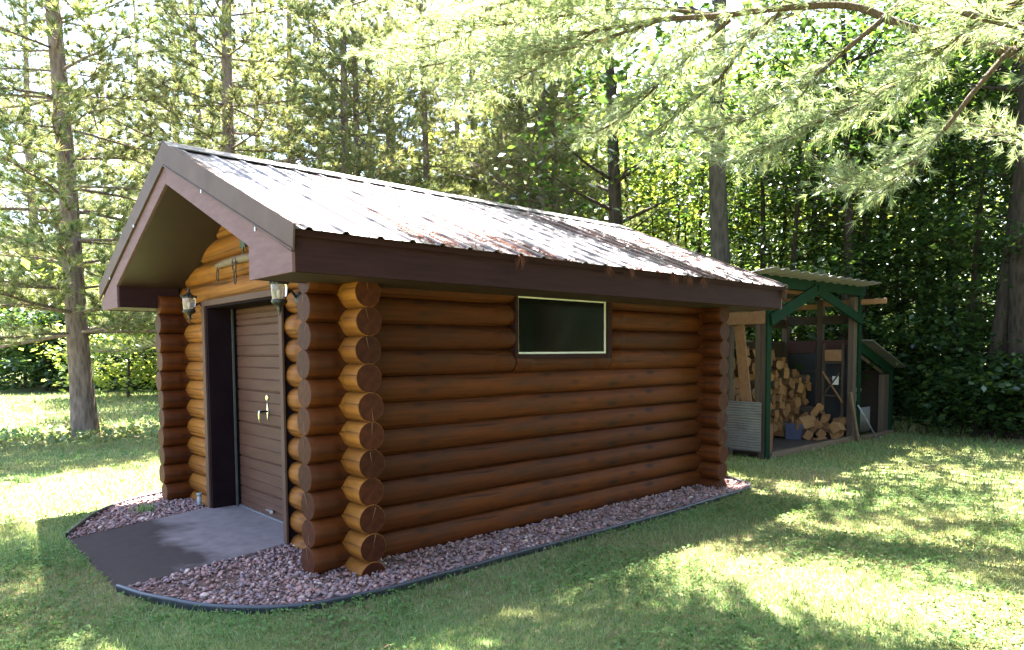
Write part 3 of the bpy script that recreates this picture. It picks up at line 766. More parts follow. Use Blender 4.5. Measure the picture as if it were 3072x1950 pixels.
MB().tube([(10.6, .75, .84), (10.55, .55, .80)], .018, 8).build('handle', 'black', mo)
wv = MB(); pts = [(10.95+.0*t, .97+.16*math.cos(t), .2+.16*math.sin(t)) for t in [6.283*i/20 for i in range(20)]]; wv.tube(pts, .035, 8, closed=True); wv.build('wheel', 'black', mo)
MB().beam((10.75, .98, .64), (10.95, .97, .2), .03, .05).build('leg', 'black', mo)
# ladder-like frame
fr = thing('wooden_rack', 'weathered wooden frame with crossed braces standing inside the shed', 'rack')
for yy in (.63, .97): MB().box(10.06, 10.11, yy-.022, yy+.022, .07, 1.70).build('upright', 'oldwood', fr, bev=.003)
for zz, hh in ((1.49, .2), (1.36, .03), (1.08, .025), (.77, .025)): MB().box(10.065, 10.105, .653, .947, zz-hh/2, zz+hh/2).build('rung', 'rawwood' if hh > .1 else 'oldwood', fr)
MB().beam((10.04, .97, 1.20), (10.04, .61, .66), .02, .045, upv=(1, 0, 0)).build('cross_brace', 'rawwood', fr)
MB().beam((10.015, .96, .75), (10.015, .66, 1.18), .02, .035, upv=(1, 0, 0)).build('cross_brace', 'oldwood', fr)
tag(MB().box(10.03, 10.035, .68, .79, .97, 1.12).build('paper_tag', 'white'), 'small pale paper tag hung on the wooden rack', 'tag')

# carton of kindling
bx = thing('carton', 'blue beer carton with dark bottle prints holding kindling', 'carton', (9.1, 1.0, .07), rz=.25)
cb = MB(); cb.box(-.17, .17, -.13, -.122, 0, .27).box(-.17, .17, .122, .13, 0, .27).box(-.17, -.162, -.122, .122, 0, .27).box(.162, .17, -.122, .122, 0, .27).box(-.162, .162, -.122, .122, 0, .008)
cb.build('box', 'cardboard', bx, bev=.003)
pp = MB()
for xx in (-.02, .10):
    pp.prism([(xx-.025, .03), (xx+.025, .03), (xx+.025, .13), (xx+.010, .17), (xx+.010, .23), (xx-.010, .23), (xx-.010, .17), (xx-.025, .13)], 1, -.133, -.131)
pp.build('bottle_print', 'carton_dark', bx)
p2 = MB()
for xx in (-.02, .10): p2.box(xx-.018, xx+.018, -.135, -.1335, .06, .11)
p2.box(.035, .05, -.133, -.131, .02, .25); p2.build('label_print', 'carton_light', bx)
for i in range(9):
    p = Vector((rnd.uniform(-.12, .12), rnd.uniform(-.08, .08), .05)); q = p+Vector((rnd.uniform(-.1, .1), rnd.uniform(-.06, .06), rnd.uniform(.25, .36)))
    o = MB().beam(bx.matrix_basis @ p, bx.matrix_basis @ q, rnd.uniform(.02, .05), rnd.uniform(.012, .03)).build('kindling_stick', 'fw_cut', bev=.002)
    tag(o, 'split kindling stick standing in the blue carton', 'kindling', 'kindling in the carton')

# firewood
def split_log(seed, size, ln):
    q = random.Random(seed); k = q.choice([0, 0, 0, 1, 1, 2]); s = size
    if k == 0: a = [(-s*.5, -s*.42), (s*.5, -s*.45), (s*.52, s*.35), (0, s*.55), (-s*.5, s*.4)]; br = [0]
    elif k == 1: a = [(-s*.55, -s*.4), (s*.55, -s*.38), (s*.35, s*.15), (0, s*.5), (-s*.3, s*.2)]; br = [0]
    else: a = [(s*.5*math.cos(6.283*i/9), s*.5*math.sin(6.283*i/9)) for i in range(9)]; br = list(range(9))
    a = [(u+q.uniform(-.08, .08)*s, v+q.uniform(-.08, .08)*s) for u, v in a]
    mb = MB(); n = len(a); rows = 4; vs = []
    for i in range(rows):
        y = ln*i/(rows-1); sx = q.uniform(-.01, .01)
        for u, v in a: vs.append((u+sx, y, v+q.uniform(-.006, .006)))
    mb.add(vs, [])
    for i in range(rows-1):
        for j in range(n):
            mb.f.append([i*n+j, i*n+(j+1) % n, (i+1)*n+(j+1) % n, (i+1)*n+j]); mb.m.append(1 if j in br else 0); mb.sm.append(False)
    mb.f += [list(range(n))[::-1], [(rows-1)*n+j for j in range(n)]]; mb.m += [0, 0]; mb.sm += [False]*2
    me = mb.build('firewood', ['fw_cut', 'fw_bark']); return me
protos = []
for i in range(14):
    o = split_log(100+i, .16, .4); protos.append(o)
used_p = set()
def put_wood(x, y, z, rx, ry, rz, sc, label, group):
    i = rnd.randrange(len(protos)); o = protos[i]
    if i in used_p: o = o.copy(); C.objects.link(o)
    used_p.add(i)
    o.location = (x, y, z); o.rotation_euler = (rx, ry, rz); o.scale = (sc, 1, sc); o.delta_rotation_euler = (0, 0, 0)
    return tag(o, label, 'firewood', group)
x = 7.16
while x < 10.05:
    top = 1.62 if x < 8.6 else 1.62-.42*(x-8.6)+.06*math.sin(x*9)
    z = .15; row = 0
    while z < top:
        sc = rnd.uniform(.85, 1.12)
        put_wood(x+rnd.uniform(-.02, .02), 1.24+rnd.uniform(-.13, .07), z, rnd.uniform(-.1, .1), rnd.choice([0, math.pi, 1.57, -1.57])+rnd.uniform(-.5, .5), rnd.uniform(-.2, .2), sc,
                 'split firewood log in the tall stack inside the shed', 'stacked split firewood')
        z += .128*sc; row += 1
    x += .155
for (x, y, z, ry, rz) in ((9.35, .72, .17, .3, -1.0), (9.62, .62, .15, 1.2, -.9), (9.75, .82, .28, .2, -1.1), (9.9, .66, .16, 2, -.7), (9.5, .9, .27, 2.4, -1.3), (9.85, .85, .42, .9, -.9),
                         (9.6, .78, .40, 1.8, -1.0), (9.3, .98, .15, 0, -1.2), (9.95, .95, .2, .4, -.8), (9.2, 1.05, .3, 1.1, -1.5), (9.45, 1.05, .42, .5, -1.2), (9.7, 1.0, .5, 2.2, -.6), (10.0, .72, .3, 1.4, -1.3), (9.85, .98, .58, .1, -1.0), (9.15, .85, .16, 2.0, -.4), (9.55, .6, .28, .8, -1.6), (9.98, 1.0, .42, 1.9, -.3)):
    put_wood(x-.15, y-.12, z, rnd.uniform(-.25, .25), ry, rz, rnd.uniform(.9, 1.2), 'loose split log in the pile fallen before the stack', 'loose firewood pile')
o = MB().box(-.09, .09, -.08, .08, 0, .36).build('firewood', ['fw_cut'], bev=.012, loc=(7.24, .56, .07), rot=(0, 0, .2))
tag(o, 'squared firewood block standing upright beside the left green post', 'firewood')
o = MB().beam((9.0, .62, .09), (9.28, .58, .1), .09, .04).build('firewood', ['fw_cut'], bev=.01); tag(o, 'small split stick lying on the shed floor before the carton', 'firewood')

# ------------------------------------------------------------------ vegetation helpers
def nrm_(a): return a/np.maximum(np.linalg.norm(a, axis=-1, keepdims=True), 1e-9)
class Acc:
    def __init__(s): s.V = []; s.Q = []; s.n = 0
    def tube(s, pts, rs, n=6):
        pts = np.asarray(pts, float); k = len(pts); rs = np.broadcast_to(rs, (k,))
        d = nrm_(np.gradient(pts, axis=0)); ref = np.array([0, 0, 1.]) if abs(d[:, 2]).mean() < .85 else np.array([1., 0, 0])
        a = nrm_(np.cross(d, ref)); b = np.cross(d, a); t = np.arange(n)*2*np.pi/n
        v = pts[:, None]+(a[:, None]*np.cos(t)[None, :, None]+b[:, None]*np.sin(t)[None, :, None])*rs[:, None, None]
        i = np.arange(k-1)[:, None]*n; j = np.arange(n)[None]; j2 = (j+1) % n
        s.Q.append(np.stack([i+j, i+j2, i+n+j2, i+n+j], -1).reshape(-1, 4)+s.n); s.V.append(v.reshape(-1, 3)); s.n += k*n
    def obj(s, name, mat, parent): return npobj(name, np.concatenate(s.V), quads=np.concatenate(s.Q), mats=[mat], parent=parent, smooth=True)
def tufts(rg, Pt, D, n, ln, wd, spread=.9):
    """needle tufts: n thin blades fanning from each point round its direction"""
    N = len(Pt); D = nrm_(D)
    r = rg.normal(size=(N, n, 3)); r -= (r*D[:, None]).sum(-1, keepdims=True)*D[:, None]; r = nrm_(r)
    th = np.abs(rg.normal(0, spread*.7, (N, n, 1))).clip(0, 1.9)
    d = D[:, None]*np.cos(th)+r*np.sin(th); l = ln*rg.uniform(.7, 1.15, (N, n, 1))
    base = Pt[:, None]-D[:, None]*ln*.25*rg.uniform(0, 1, (N, n, 1))
    side = nrm_(np.cross(d, rg.normal(size=(N, n, 3))))*wd
    tip = base+d*l; tip[..., 2] -= l[..., 0]*.06
    return np.stack([base-side, base+side, tip], 2).reshape(-1, 3)
def leaves(rg, Pt, size, flat=.55, droop=.15):
    """diamond leaves at the points"""
    N = len(Pt); nr = nrm_(np.stack([rg.normal(0, flat, N), rg.normal(0, flat, N), np.ones(N)], 1))
    a = nrm_(np.cross(nr, rg.normal(size=(N, 3)))); b = np.cross(nr, a); s = (size*rg.uniform(.4, 1.5, N))[:, None]
    tip = Pt+a*s; tip[:, 2] -= s[:, 0]*droop
    return np.stack([Pt-a*s*.75, Pt+b*s*.55+a*s*.12, tip, Pt-b*s*.55+a*s*.12], 1).reshape(-1, 3)

def pine(seed, H, r0, base, R, needles=36, ln=.20, wd=.0072, step=.45, dead=.0):
    """a red pine: bent trunk, whorls of branches, tufts toward the branch ends"""
    rg = np.random.default_rng(seed); bk = Acc()
    zz = np.linspace(-.1, H, 14); ph = rg.uniform(0, 6, 2)
    tx = .05*np.sin(zz*.5+ph[0])*np.minimum(zz/3, 1); ty = .05*np.sin(zz*.43+ph[1])*np.minimum(zz/3, 1)
    rr = r0*(1-.78*np.maximum(zz, 0)/H)*(1+.25*np.exp(-np.maximum(zz, 0)/.35))
    bk.tube(np.stack([tx, ty, zz], 1), rr, 12)
    Pt = []; Dd = []
    z = base
    while z < H-.3:
        t = (z-base)/(H-base)
        nb = rg.integers(4, 7); a0 = rg.uniform(0, 6.28)
        for b in range(nb):
            az = a0+b*6.283/nb+rg.normal(0, .25); Lb = R*(1-t)**.75*rg.uniform(.55, 1.1)
            if Lb < .35: continue
            s = np.linspace(0, 1, 7); rise = rg.uniform(-.12, .28)
            h = Lb*s; v = Lb*(rise*s-.16*s**2+.16*s**3)
            wob = np.cumsum(rg.normal(0, .045*Lb, 7))*s
            c, sn = np.cos(az), np.sin(az); o = np.array([np.interp(z, zz, tx), np.interp(z, zz, ty), z])
            br = o+np.stack([h*c-wob*sn, h*sn+wob*c, v+np.cumsum(rg.normal(0, .02*Lb, 7))*s], 1)
            bk.tube(br, (.007+.0085*Lb)*(1-.85*s), 5)
            isdead = rg.random() < dead*(1-t)
            u = .18
            while u < .98:
                p = np.array([np.interp(u, s, br[:, i]) for i in range(3)]); tg = nrm_(br[min(int(u*6)+1, 6)]-br[int(u*6)])
                sd = rg.choice([-1, 1]); an = rg.uniform(.5, 1.15)*sd
                dr = np.array([tg[0]*np.cos(an)-tg[1]*np.sin(an), tg[0]*np.sin(an)+tg[1]*np.cos(an), tg[2]+rg.uniform(-.1, .35)]); dr = nrm_(dr)
                l = (.25+.42*Lb*(1-u))*rg.uniform(.6, 1.15); l = min(l, 1.1)
                e = p+dr*l+np.array([0, 0, .12*l]); mid = p+dr*l*.5
                bk.tube(np.stack([p, mid, e]), [.009, .006, .003], 3)
                if not isdead:
                    k = max(2, int(l*.75/.13)); q = np.linspace(1, .12, k)
                    for w_ in q:
                        pt = p+(e-p)*w_+rg.normal(0, .03, 3); Pt.append(pt); Dd.append(dr+np.array([0, 0, .45])+rg.normal(0, .25, 3))
                u += .17/Lb*rg.uniform(.7, 1.3)
            if not isdead: Pt.append(br[-1]); Dd.append(br[-1]-br[-3])
        z += step*rg.uniform(.75, 1.25)
    V = tufts(rg, np.array(Pt), np.array(Dd), needles, ln, wd)
    return bk, V
def pine_proto(name, label, *a, bark_='bark', **k):
    bk, V = pine(*a, **k)
    r = thing(name, label, 'tree')
    bk.obj('trunk', bark_, r)
    npobj('crown', V, np.arange(len(V)).reshape(-1, 3), mats=['needle'], parent=r)
    return r

def broadleaf(seed, H, r0, base, R, ncl, per, size, flatc=.35, cr=.5):
    """a woodland broadleaf tree: stem, limbs, and leaf sprays in flattish layers"""
    rg = np.random.default_rng(seed); bk = Acc()
    zz = np.linspace(-.1, H*.97, 12); ph = rg.uniform(0, 6, 2)
    tx = .12*np.sin(zz*.5+ph[0])*np.minimum(zz/3, 1); ty = .12*np.sin(zz*.43+ph[1])*np.minimum(zz/3, 1)
    bk.tube(np.stack([tx, ty, zz], 1), r0*(1-.85*np.maximum(zz, 0)/H)*(1+.3*np.exp(-np.maximum(zz, 0)/.3)), 9)
    cen = []
    for i in range(ncl):
        z = base+(H-base)*rg.uniform(0, 1)**.9; t = (z-base)/(H-base)
        rad = R*np.sqrt(max(.05, 1-(1.15*t-.25)**2))*rg.uniform(.25, 1.05)**.6; az = rg.uniform(0, 6.28)
        o = np.array([np.interp(z-.3*rad, zz, tx), np.interp(z-.3*rad, zz, ty), max(.3, z-.35*rad)])
        c = np.array([rad*np.cos(az), rad*np.sin(az), z]); cen.append(c)
        if i % 3 == 0:
            mid = (o+c)/2+rg.normal(0, .08, 3); bk.tube(np.stack([o, mid, c]), [.03*r0/.12, .018*r0/.12, .006], 4)
    cen = np.array(cen)
    Pt = (cen[:, None]+rg.normal(size=(ncl, per, 3))*np.array([cr, cr, cr*flatc])).reshape(-1, 3)
    Pt = Pt[Pt[:, 2] > .15]
    return bk, leaves(rg, Pt, size)
def leaf_proto(name, label, *a, mat='leaf', bark_='darkbark', cat='tree', **k):
    bk, V = broadleaf(*a, **k)
    r = thing(name, label, cat)
    bk.obj('trunk', bark_, r)
    npobj('crown', V, quads=np.arange(len(V)).reshape(-1, 4), mats=[mat], parent=r)
    return r
def plant(r, px, depth, rz, sc=1.0, label=None, group=None, first=False, lean=(0, 0)):
    o = r if first else dup(r)
    p = CAM+Vector((fw.x, fw.y, 0)).normalized()*depth+rt*((px*3072/2408-1536)/FPX*depth)
    o.location = (p.x, p.y, 0); o.rotation_euler = (lean[0], lean[1], rz)
    o.scale = (sc, sc, sc) if not isinstance(sc, tuple) else sc
    if label: o['label'] = label
    if group: o['group'] = group
    return o

# ------------------------------------------------------------------ pines behind the cabin
pA = pine_proto('red_pine', 'pine', 11, 15, .21, 2.0, 3.8)
pB = pine_proto('red_pine', 'pine', 12, 15, .17, 2.3, 3.3, dead=.2)
pC = pine_proto('red_pine', 'pine', 13, 14, .13, 2.2, 2.7, dead=.2)
GP = 'red pines behind the cabin'
plant(pA, 197, 13.4, 2.1, 1.0, 'nearest red pine on the left lawn with its whole trunk in view', GP, True, lean=(-.03, .02))
plant(pB, 566, 15.5, .6, 1.05, 'tall red pine rising just behind the front peak of the cabin roof', GP, True, lean=(-.03, .03))
plant(pC, 826, 17, 1.0, 1.05, 'left stem of the close pair of pines behind the roof ridge', GP, True)
plant(pC, 845, 17.3, 4.0, 1.0, 'right stem of the close pair of pines behind the roof ridge', GP)
plant(pB, 1006, 19, 2.5, .85, 'thin reddish pine behind the middle of the roof ridge', GP)
plant(pC, 1226, 18.5, 3.1, .9, 'slim pine standing left of the dark grey trunks', GP)
plant(pB, 1277, 17, 4.4, .95, 'dark grey pine trunk with patchy bark above the ridge', GP)
plant(pC, 1302, 17.4, 5.4, .95, 'thin curved pine close right of the dark grey trunk', GP)
plant(pA, 700, 22, .3, .95, 'pine in the second row left of the twin stems', GP)
plant(pA, 1120, 23, 1.3, .95, 'pine in the second row right of the twin stems', GP)
for i, (px, dp) in enumerate(((95, 37), (265, 39), (345, 36), (430, 27), (-60, 38), (170, 41), (480, 22), (620, 26), (760, 24), (930, 22), (1080, 26), (1180, 21), (1340, 21), (540, 29), (880, 29))):
    plant((pA, pB, pC)[i % 3], px, dp, i*1.37+.4, rnd.uniform(.95, 1.15)*(1.3 if dp > 32 else 1), 'pine among the many back rows beyond the cabin', 'pines in the back rows')

# ------------------------------------------------------------------ the white pine overhead
def white_pine():
    rg = np.random.default_rng(5)
    r = thing('white_pine', 'big white pine at the right whose long soft boughs hang over the lawn and roof', 'tree')
    bk = Acc(); Pt = []; Dd = []
    base = np.array(at(3150, 829, 6.0)); base[2] = 0
    zz = np.linspace(-.1, 16, 14)
    bk.tube(np.stack([base[0]+0*zz, base[1]+0*zz, zz], 1), .26*(1-.75*np.maximum(zz, 0)/16)*(1+.3*np.exp(-np.maximum(zz, 0)/.4)), 14)
    def curve(pts, k=6):
        pts = np.array(pts, float); out = []
        for i in range(len(pts)-1):
            a, b, c, d = pts[max(i-1, 0)], pts[i], pts[i+1], pts[min(i+2, len(pts)-1)]
            for j in range(k):
                t = j/k; out.append(.5*(2*b+(-a+c)*t+(2*a-5*b+4*c-d)*t*t+(-a+3*b-3*c+d)*t**3))
        out.append(pts[-1]); return np.array(out)
    def foliage(br, t0, dens, l0, l1):
        """side twigs in a flattish spray both sides, each carrying tufts"""
        seg = np.linalg.norm(np.diff(br, axis=0), axis=1); cum = np.concatenate([[0], np.cumsum(seg)]); tot = cum[-1]
        u = t0*tot
        while u < tot:
            p = np.array([np.interp(u, cum, br[:, i]) for i in range(3)]); i = min(np.searchsorted(cum, u), len(br)-1); tg = nrm_(br[i]-br[max(i-1, 0)])
            sd = rg.choice([-1, 1]); an = rg.uniform(.45, 1.2)*sd
            dr = nrm_(np.array([tg[0]*np.cos(an)-tg[1]*np.sin(an), tg[0]*np.sin(an)+tg[1]*np.cos(an), tg[2]*.6+rg.uniform(-.2, .3)]))
            l = rg.uniform(l0, l1)*1.5*(1-.45*u/tot)
            e = p+dr*l+np.array([0, 0, -.06*l]); md = p+dr*l*.5+rg.normal(0, .02, 3)
            bk.tube(np.stack([p, md, e]), [.008, .006, .002], 3)
            for w_ in np.linspace(1, .1, max(3, int(l/.075))):
                q = p+(e-p)*w_+rg.normal(0, .015, 3); Pt.append(q); Dd.append(dr+rg.normal(0, .3, 3)+np.array([0, 0, .15]))
                if rg.random() < .45:
                    s2 = nrm_(dr+rg.normal(0, .7, 3))*.16; Pt.append(q+s2); Dd.append(s2)
            u += dens*1.0*rg.uniform(.6, 1.4)
        Pt.append(br[-1]); Dd.append(br[-1]-br[-2])
    A = lambda L_: curve([np.array(at(*p)) for p in L_])
    tr = lambda z: (base[0], base[1], z)
    def limb(pts, r0_, r1, t0=.3, dens=.09, l0=.3, l1=.7, from_trunk=None):
        c = A(pts)
        if from_trunk: c = np.concatenate([curve([tr(from_trunk), (np.array(tr(from_trunk))+c[0])/2+np.array([0, 0, .12]), c[0]], 4)[:-1], c])
        bk.tube(c, np.linspace(r0_, r1, len(c)), 8); foliage(c, t0, dens, l0, l1); return c
    # the main limb that crosses the top of the view, its fork, and the branches that hang from it
    limb([(2560, 190, 6.4), (2400, 130, 6.7), (2260, 92, 7.0), (2130, 62, 7.2), (2000, 14, 7.5), (1830, 20, 7.9), (1700, 36, 8.2), (1560, 45, 8.5)],   .052, .032, .75, .12, .25, .5, from_trunk=2.9)
    limb([(1560, 45, 8.5), (1400, 72, 8.8), (1250, 108, 9.2), (1100, 138, 9.5), (945, 165, 9.9)], .03, .007, .05, .055, .3, .65)
    limb([(1560, 45, 8.5), (1480, 72, 8.6), (1350, 112, 8.8), (1190, 134, 9.1)], .027, .008, .05, .055, .3, .6)
    limb([(1715, 48, 8.2), (1638, 113, 8.2), (1536, 210, 8.4), (1453, 283, 8.6), (1369, 325, 8.8)], .03, .006, .1, .05, .3, .65)
    limb([(1832, 33, 7.9), (1755, 100, 7.8), (1689, 187, 8.0), (1605, 257, 8.2), (1530, 322, 8.3)], .03, .006, .1, .05, .3, .65)
    limb([(2125, 0, 7.0), (2062, 57, 7.0), (1982, 123, 7.1), (1905, 190, 7.2), (1838, 237, 7.4), (1772, 270, 7.5), (1660, 305, 7.7)], .034, .006, .3, .042, .3, .7)
    limb([(2405, 0, 6.2), (2305, 43, 6.5), (2239, 97, 6.6), (2105, 200, 6.8), (1939, 283, 7.0), (1789, 353, 7.2), (1700, 372, 7.4)], .032, .006, .35, .036, .35, .75, from_trunk=4.6)
    limb([(2400, 118, 6.4), (2372, 123, 6.5), (2289, 217, 6.5), (2239, 283, 6.6), (2172, 360, 6.7), (2099, 420, 6.8), (1985, 425, 7.0)], .034, .006, .5, .034, .3, .65)
    limb([(2560, 110, 5.6), (2408, 64, 5.8), (2290, 36, 6.0), (2189, 0, 6.3), (2000, -60, 6.7), (1800, -100, 7.3)], .042, .018, .35, .09, .3, .6, from_trunk=3.6)
    limb([(2172, -100, 6.9), (1800, -70, 7.8), (1450, -50, 8.6), (1209, 0, 9.3), (1096, 43, 9.6), (986, 62, 9.9)], .05, .010, .35, .06, .3, .65, from_trunk=5.6)
    limb([(1500, -60, 8.0), (1200, -40, 8.8), (950, -20, 9.5), (800, 20, 10)], .03, .006, .1, .055, .3, .65)
    limb([(2300, -60, 7.5), (2100, -30, 8.4), (1900, 20, 9.2), (1700, 110, 9.8), (1560, 150, 10.2)], .035, .006, .3, .055, .3, .65, from_trunk=5.0)
    limb([(1700, 36, 8.3), (1500, 20, 8.8), (1300, 40, 9.3), (1120, 70, 9.8), (1000, 110, 10.2), (880, 130, 10.6)], .025, .006, .1, .045, .35, .7)
    limb([(1400, 72, 8.8), (1280, 150, 9.2), (1180, 200, 9.6), (1060, 230, 10)], .016, .005, .1, .05, .3, .6)
    limb([(2408, 330, 7.5), (2330, 300, 7.6), (2230, 300, 7.8), (2140, 330, 8)], .02, .005, .1, .05, .25, .5, from_trunk=3.2)
    # unseen boughs added overhead, placed so that their shade dapples the grass
    for zt, az, ln_, f0 in [(*h, .25) for h in HIGH]+FAR:
        c, s_ = math.cos(az), math.sin(az); o = np.array(tr(zt)); t = np.linspace(0, 1, 9)
        br = o+np.stack([ln_*t*c, ln_*t*s_, ln_*(.16*t-.2*t*t)], 1)+np.cumsum(rg.normal(0, .05, (9, 3)), 0)*t[:, None]
        bk.tube(br, np.linspace(.05, .008, 9), 6); foliage(br, f0, .05, .4, .9)
        for q in ((.45, .6, .75) if f0 < .5 else (.86, .92, .97)):
            for sd in (-1, 1):
                p = br[int(q*8)]; a2 = az+sd*rg.uniform(.5, .9); l2 = min(ln_*.35, 1.9)*rg.uniform(.6, 1.1)
                b2 = p+np.stack([l2*t*math.cos(a2), l2*t*math.sin(a2), -.05*l2*t], 1); bk.tube(b2, np.linspace(.02, .005, 9), 4); foliage(b2, .1, .06, .3, .6)
    bk.obj('trunk', 'twig', r)
    V = tufts(rg, np.array(Pt), np.array(Dd), 17, .125, .0031, .8)
    npobj('crown', V, np.arange(len(V)).reshape(-1, 3), mats=['softneedle'], parent=r)
    print('white pine tufts', len(Pt))
FAR = [(7.6, 2.18, 12, .84), (8.4, 2.30, 12, .84), (7.0, 2.24, 12, .84), (7.9, 2.13, 12.2, .84), (8.1, 2.27, 12.4, .82), (7.3, 2.34, 11.8, .86),  # added boughs above the view, aimed to shade lawn and left foreground
       (7.4, 2.3, 6.2, .5), (8.3, 2.42, 6.8, .5), (9.2, 2.22, 7, .55), (7.0, 2.5, 6.6, .5), (8.0, 2.15, 6.8, .62), (6.6, 2.36, 6.6, .55), (9.8, 2.35, 6.5, .5), (8.8, 2.55, 7, .5)]
HIGH = [(7.0, 3.05, 6.5), (6.5, 3.5, 5.5), (8.2, 3.9, 5.5)]  # more added boughs out of view, for dappled shade
white_pine()

# ------------------------------------------------------------------ broadleaf wood
GB = 'broadleaf trees at the wood edge'
bA = leaf_proto('broadleaf_tree', 'tree', 21, 9.5, .13, 1.0, 2.7, 70, 105, .075, flatc=.2, cr=.46)
bB = leaf_proto('broadleaf_tree', 'tree', 22, 8.0, .09, .5, 2.3, 60, 105, .072, flatc=.2, cr=.44)
bC = leaf_proto('broadleaf_tree', 'tree', 23, 12, .2, 4.0, 1.9, 60, 60, .085, bark_='darkbark')
bD = leaf_proto('broadleaf_tree', 'tree', 24, 10, .10, 1.8, 2.6, 90, 75, .09, mat='leafbright', flatc=.25)
plant(bC, 1440, 14.5, .5, 1.0, 'dark forked tree with bare lower limbs above the back of the roof', GB, True)
bG = leaf_proto('broadleaf_tree', 'tree', 28, 12, .2, 4.0, 1.9, 60, 60, .085, bark_='greybark')
plant(bG, 1696, 13.6, 2.2, 1.15, 'grey barked tree behind the back corner of the cabin roof', GB, True)
bE = leaf_proto('broadleaf_tree', 'tree', 27, 12, .2, 4.5, 1.7, 45, 55, .085)
plant(bE, 2325, 13.0, 1.2, (.85, .85, 1.1), 'slim dark trunk second from the right edge', GB, True, lean=(.04, -.06))
plant(bE, 2408, 12.4, 4.2, (1.2, 1.2, 1.1), 'thickest dark trunk at the right edge', GB, lean=(0, -.01))
plant(bA, 1976, 15.0, .3, 1.1, 'broadleaf tree over the woodshed roof', GB, True)
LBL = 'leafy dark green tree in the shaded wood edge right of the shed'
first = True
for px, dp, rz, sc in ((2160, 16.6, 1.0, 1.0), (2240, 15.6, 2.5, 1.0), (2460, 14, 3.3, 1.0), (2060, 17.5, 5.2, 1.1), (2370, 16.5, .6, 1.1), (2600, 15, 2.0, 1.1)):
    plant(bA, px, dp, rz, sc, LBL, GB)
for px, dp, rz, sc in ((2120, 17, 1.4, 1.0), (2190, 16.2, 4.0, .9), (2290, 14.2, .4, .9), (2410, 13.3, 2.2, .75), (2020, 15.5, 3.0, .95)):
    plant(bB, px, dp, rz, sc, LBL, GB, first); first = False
LB2 = 'leafy tree in the wood between the roof and the shed'
for px, dp, rz, sc in ((1860, 15.5, 1.1, 1.0), (1780, 16.5, 2.9, 1.1), (1920, 17.5, 4.7, 1.2), (1640, 19, .8, 1.0)):
    plant(bB, px, dp, rz, sc, LB2, GB)
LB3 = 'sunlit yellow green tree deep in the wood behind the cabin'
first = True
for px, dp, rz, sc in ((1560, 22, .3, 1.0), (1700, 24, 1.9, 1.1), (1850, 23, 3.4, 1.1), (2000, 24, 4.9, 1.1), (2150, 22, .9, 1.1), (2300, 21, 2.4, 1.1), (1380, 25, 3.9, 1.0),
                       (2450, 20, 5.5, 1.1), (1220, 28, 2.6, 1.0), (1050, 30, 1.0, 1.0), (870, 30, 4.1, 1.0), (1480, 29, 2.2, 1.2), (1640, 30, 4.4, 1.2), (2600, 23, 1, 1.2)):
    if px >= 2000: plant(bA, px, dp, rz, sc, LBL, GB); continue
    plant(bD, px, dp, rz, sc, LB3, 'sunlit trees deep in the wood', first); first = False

# slim bare stems
def sapling(seed):
    rg = np.random.default_rng(seed); bk = Acc(); zz = np.linspace(-.1, 9, 9)
    bk.tube(np.stack([np.cumsum(rg.normal(0, .06, 9)), np.cumsum(rg.normal(0, .06, 9)), zz], 1), np.linspace(.06, .02, 9), 7)
    for i in range(7):
        z = rg.uniform(2, 8); a = rg.uniform(0, 6.28); l = rg.uniform(.5, 1.4); t = np.linspace(0, 1, 4)
        bk.tube(np.stack([l*t*np.cos(a), l*t*np.sin(a), z+l*.5*t], 1), [.018, .013, .009, .004], 4)
    cn = rg.uniform([-.9, -.9, 4], [.9, .9, 9], (26, 3)); Pt = (cn[:, None]+rg.normal(size=(26, 40, 3))*np.array([.35, .35, .12])).reshape(-1, 3)
    r = thing('sapling', 'slim dark sapling among the wood behind the roof', 'sapling', group='slim saplings in the wood')
    bk.obj('stem', 'darkbark', r); V = leaves(rg, Pt, .085)
    npobj('crown', V, quads=np.arange(len(V)).reshape(-1, 4), mats=['leafbright'], parent=r); return r
sA = sapling(41); sB = sapling(42); fA = fB = True
for i, (px, dp) in enumerate(((1490, 19), (1530, 21), (1580, 18), (1612, 20), (1655, 22), (1745, 19), (1800, 21), (1830, 18), (1900, 19.5), (1925, 20), (1960, 18.5), (2045, 19), (2110, 18), (2170, 20), (2240, 18), (1400, 21), (1340, 22))):
    if i % 2: plant(sA, px, dp, i*1.1, rnd.uniform(.85, 1.15), first=fA); fA = False
    else: plant(sB, px, dp, i*1.7, rnd.uniform(.85, 1.15), first=fB); fB = False

# far wood that closes the view
def far_wood():
    rg = np.random.default_rng(9); Pt = []
    n = 620
    ang = rg.uniform(-.85, .85, n); ds = rg.uniform(33, 50, n)
    hmax = np.where(ang < -.42, 7.5, np.where(ang < -.05, 10, 15))*rg.uniform(.7, 1.1, n)
    f2 = np.array([fw.x, fw.y]); r2 = np.array([rt.x, rt.y])
    xy = np.array(CAM[:2])+ds[:, None]*(f2/np.linalg.norm(f2))+(np.tan(ang)*ds)[:, None]*r2
    for i in range(n):
        k = 7; z = rg.uniform(.1, 1, k)*hmax[i]
        c = np.stack([xy[i, 0]+rg.normal(0, 1.3, k), xy[i, 1]+rg.normal(0, 1.3, k), z], 1)
        Pt.append((c[:, None]+rg.normal(size=(k, 22, 3))*np.array([.8, .8, .4])).reshape(-1, 3))
    Pt = np.concatenate(Pt); Pt = Pt[Pt[:, 2] > .1]; V = leaves(rg, Pt, .26, .7)
    tag(npobj('forest', V, quads=np.arange(len(V)).reshape(-1, 4), mats=['leafbright']), 'far wood of pale green foliage beyond the pines', 'forest', kind='stuff')
far_wood()
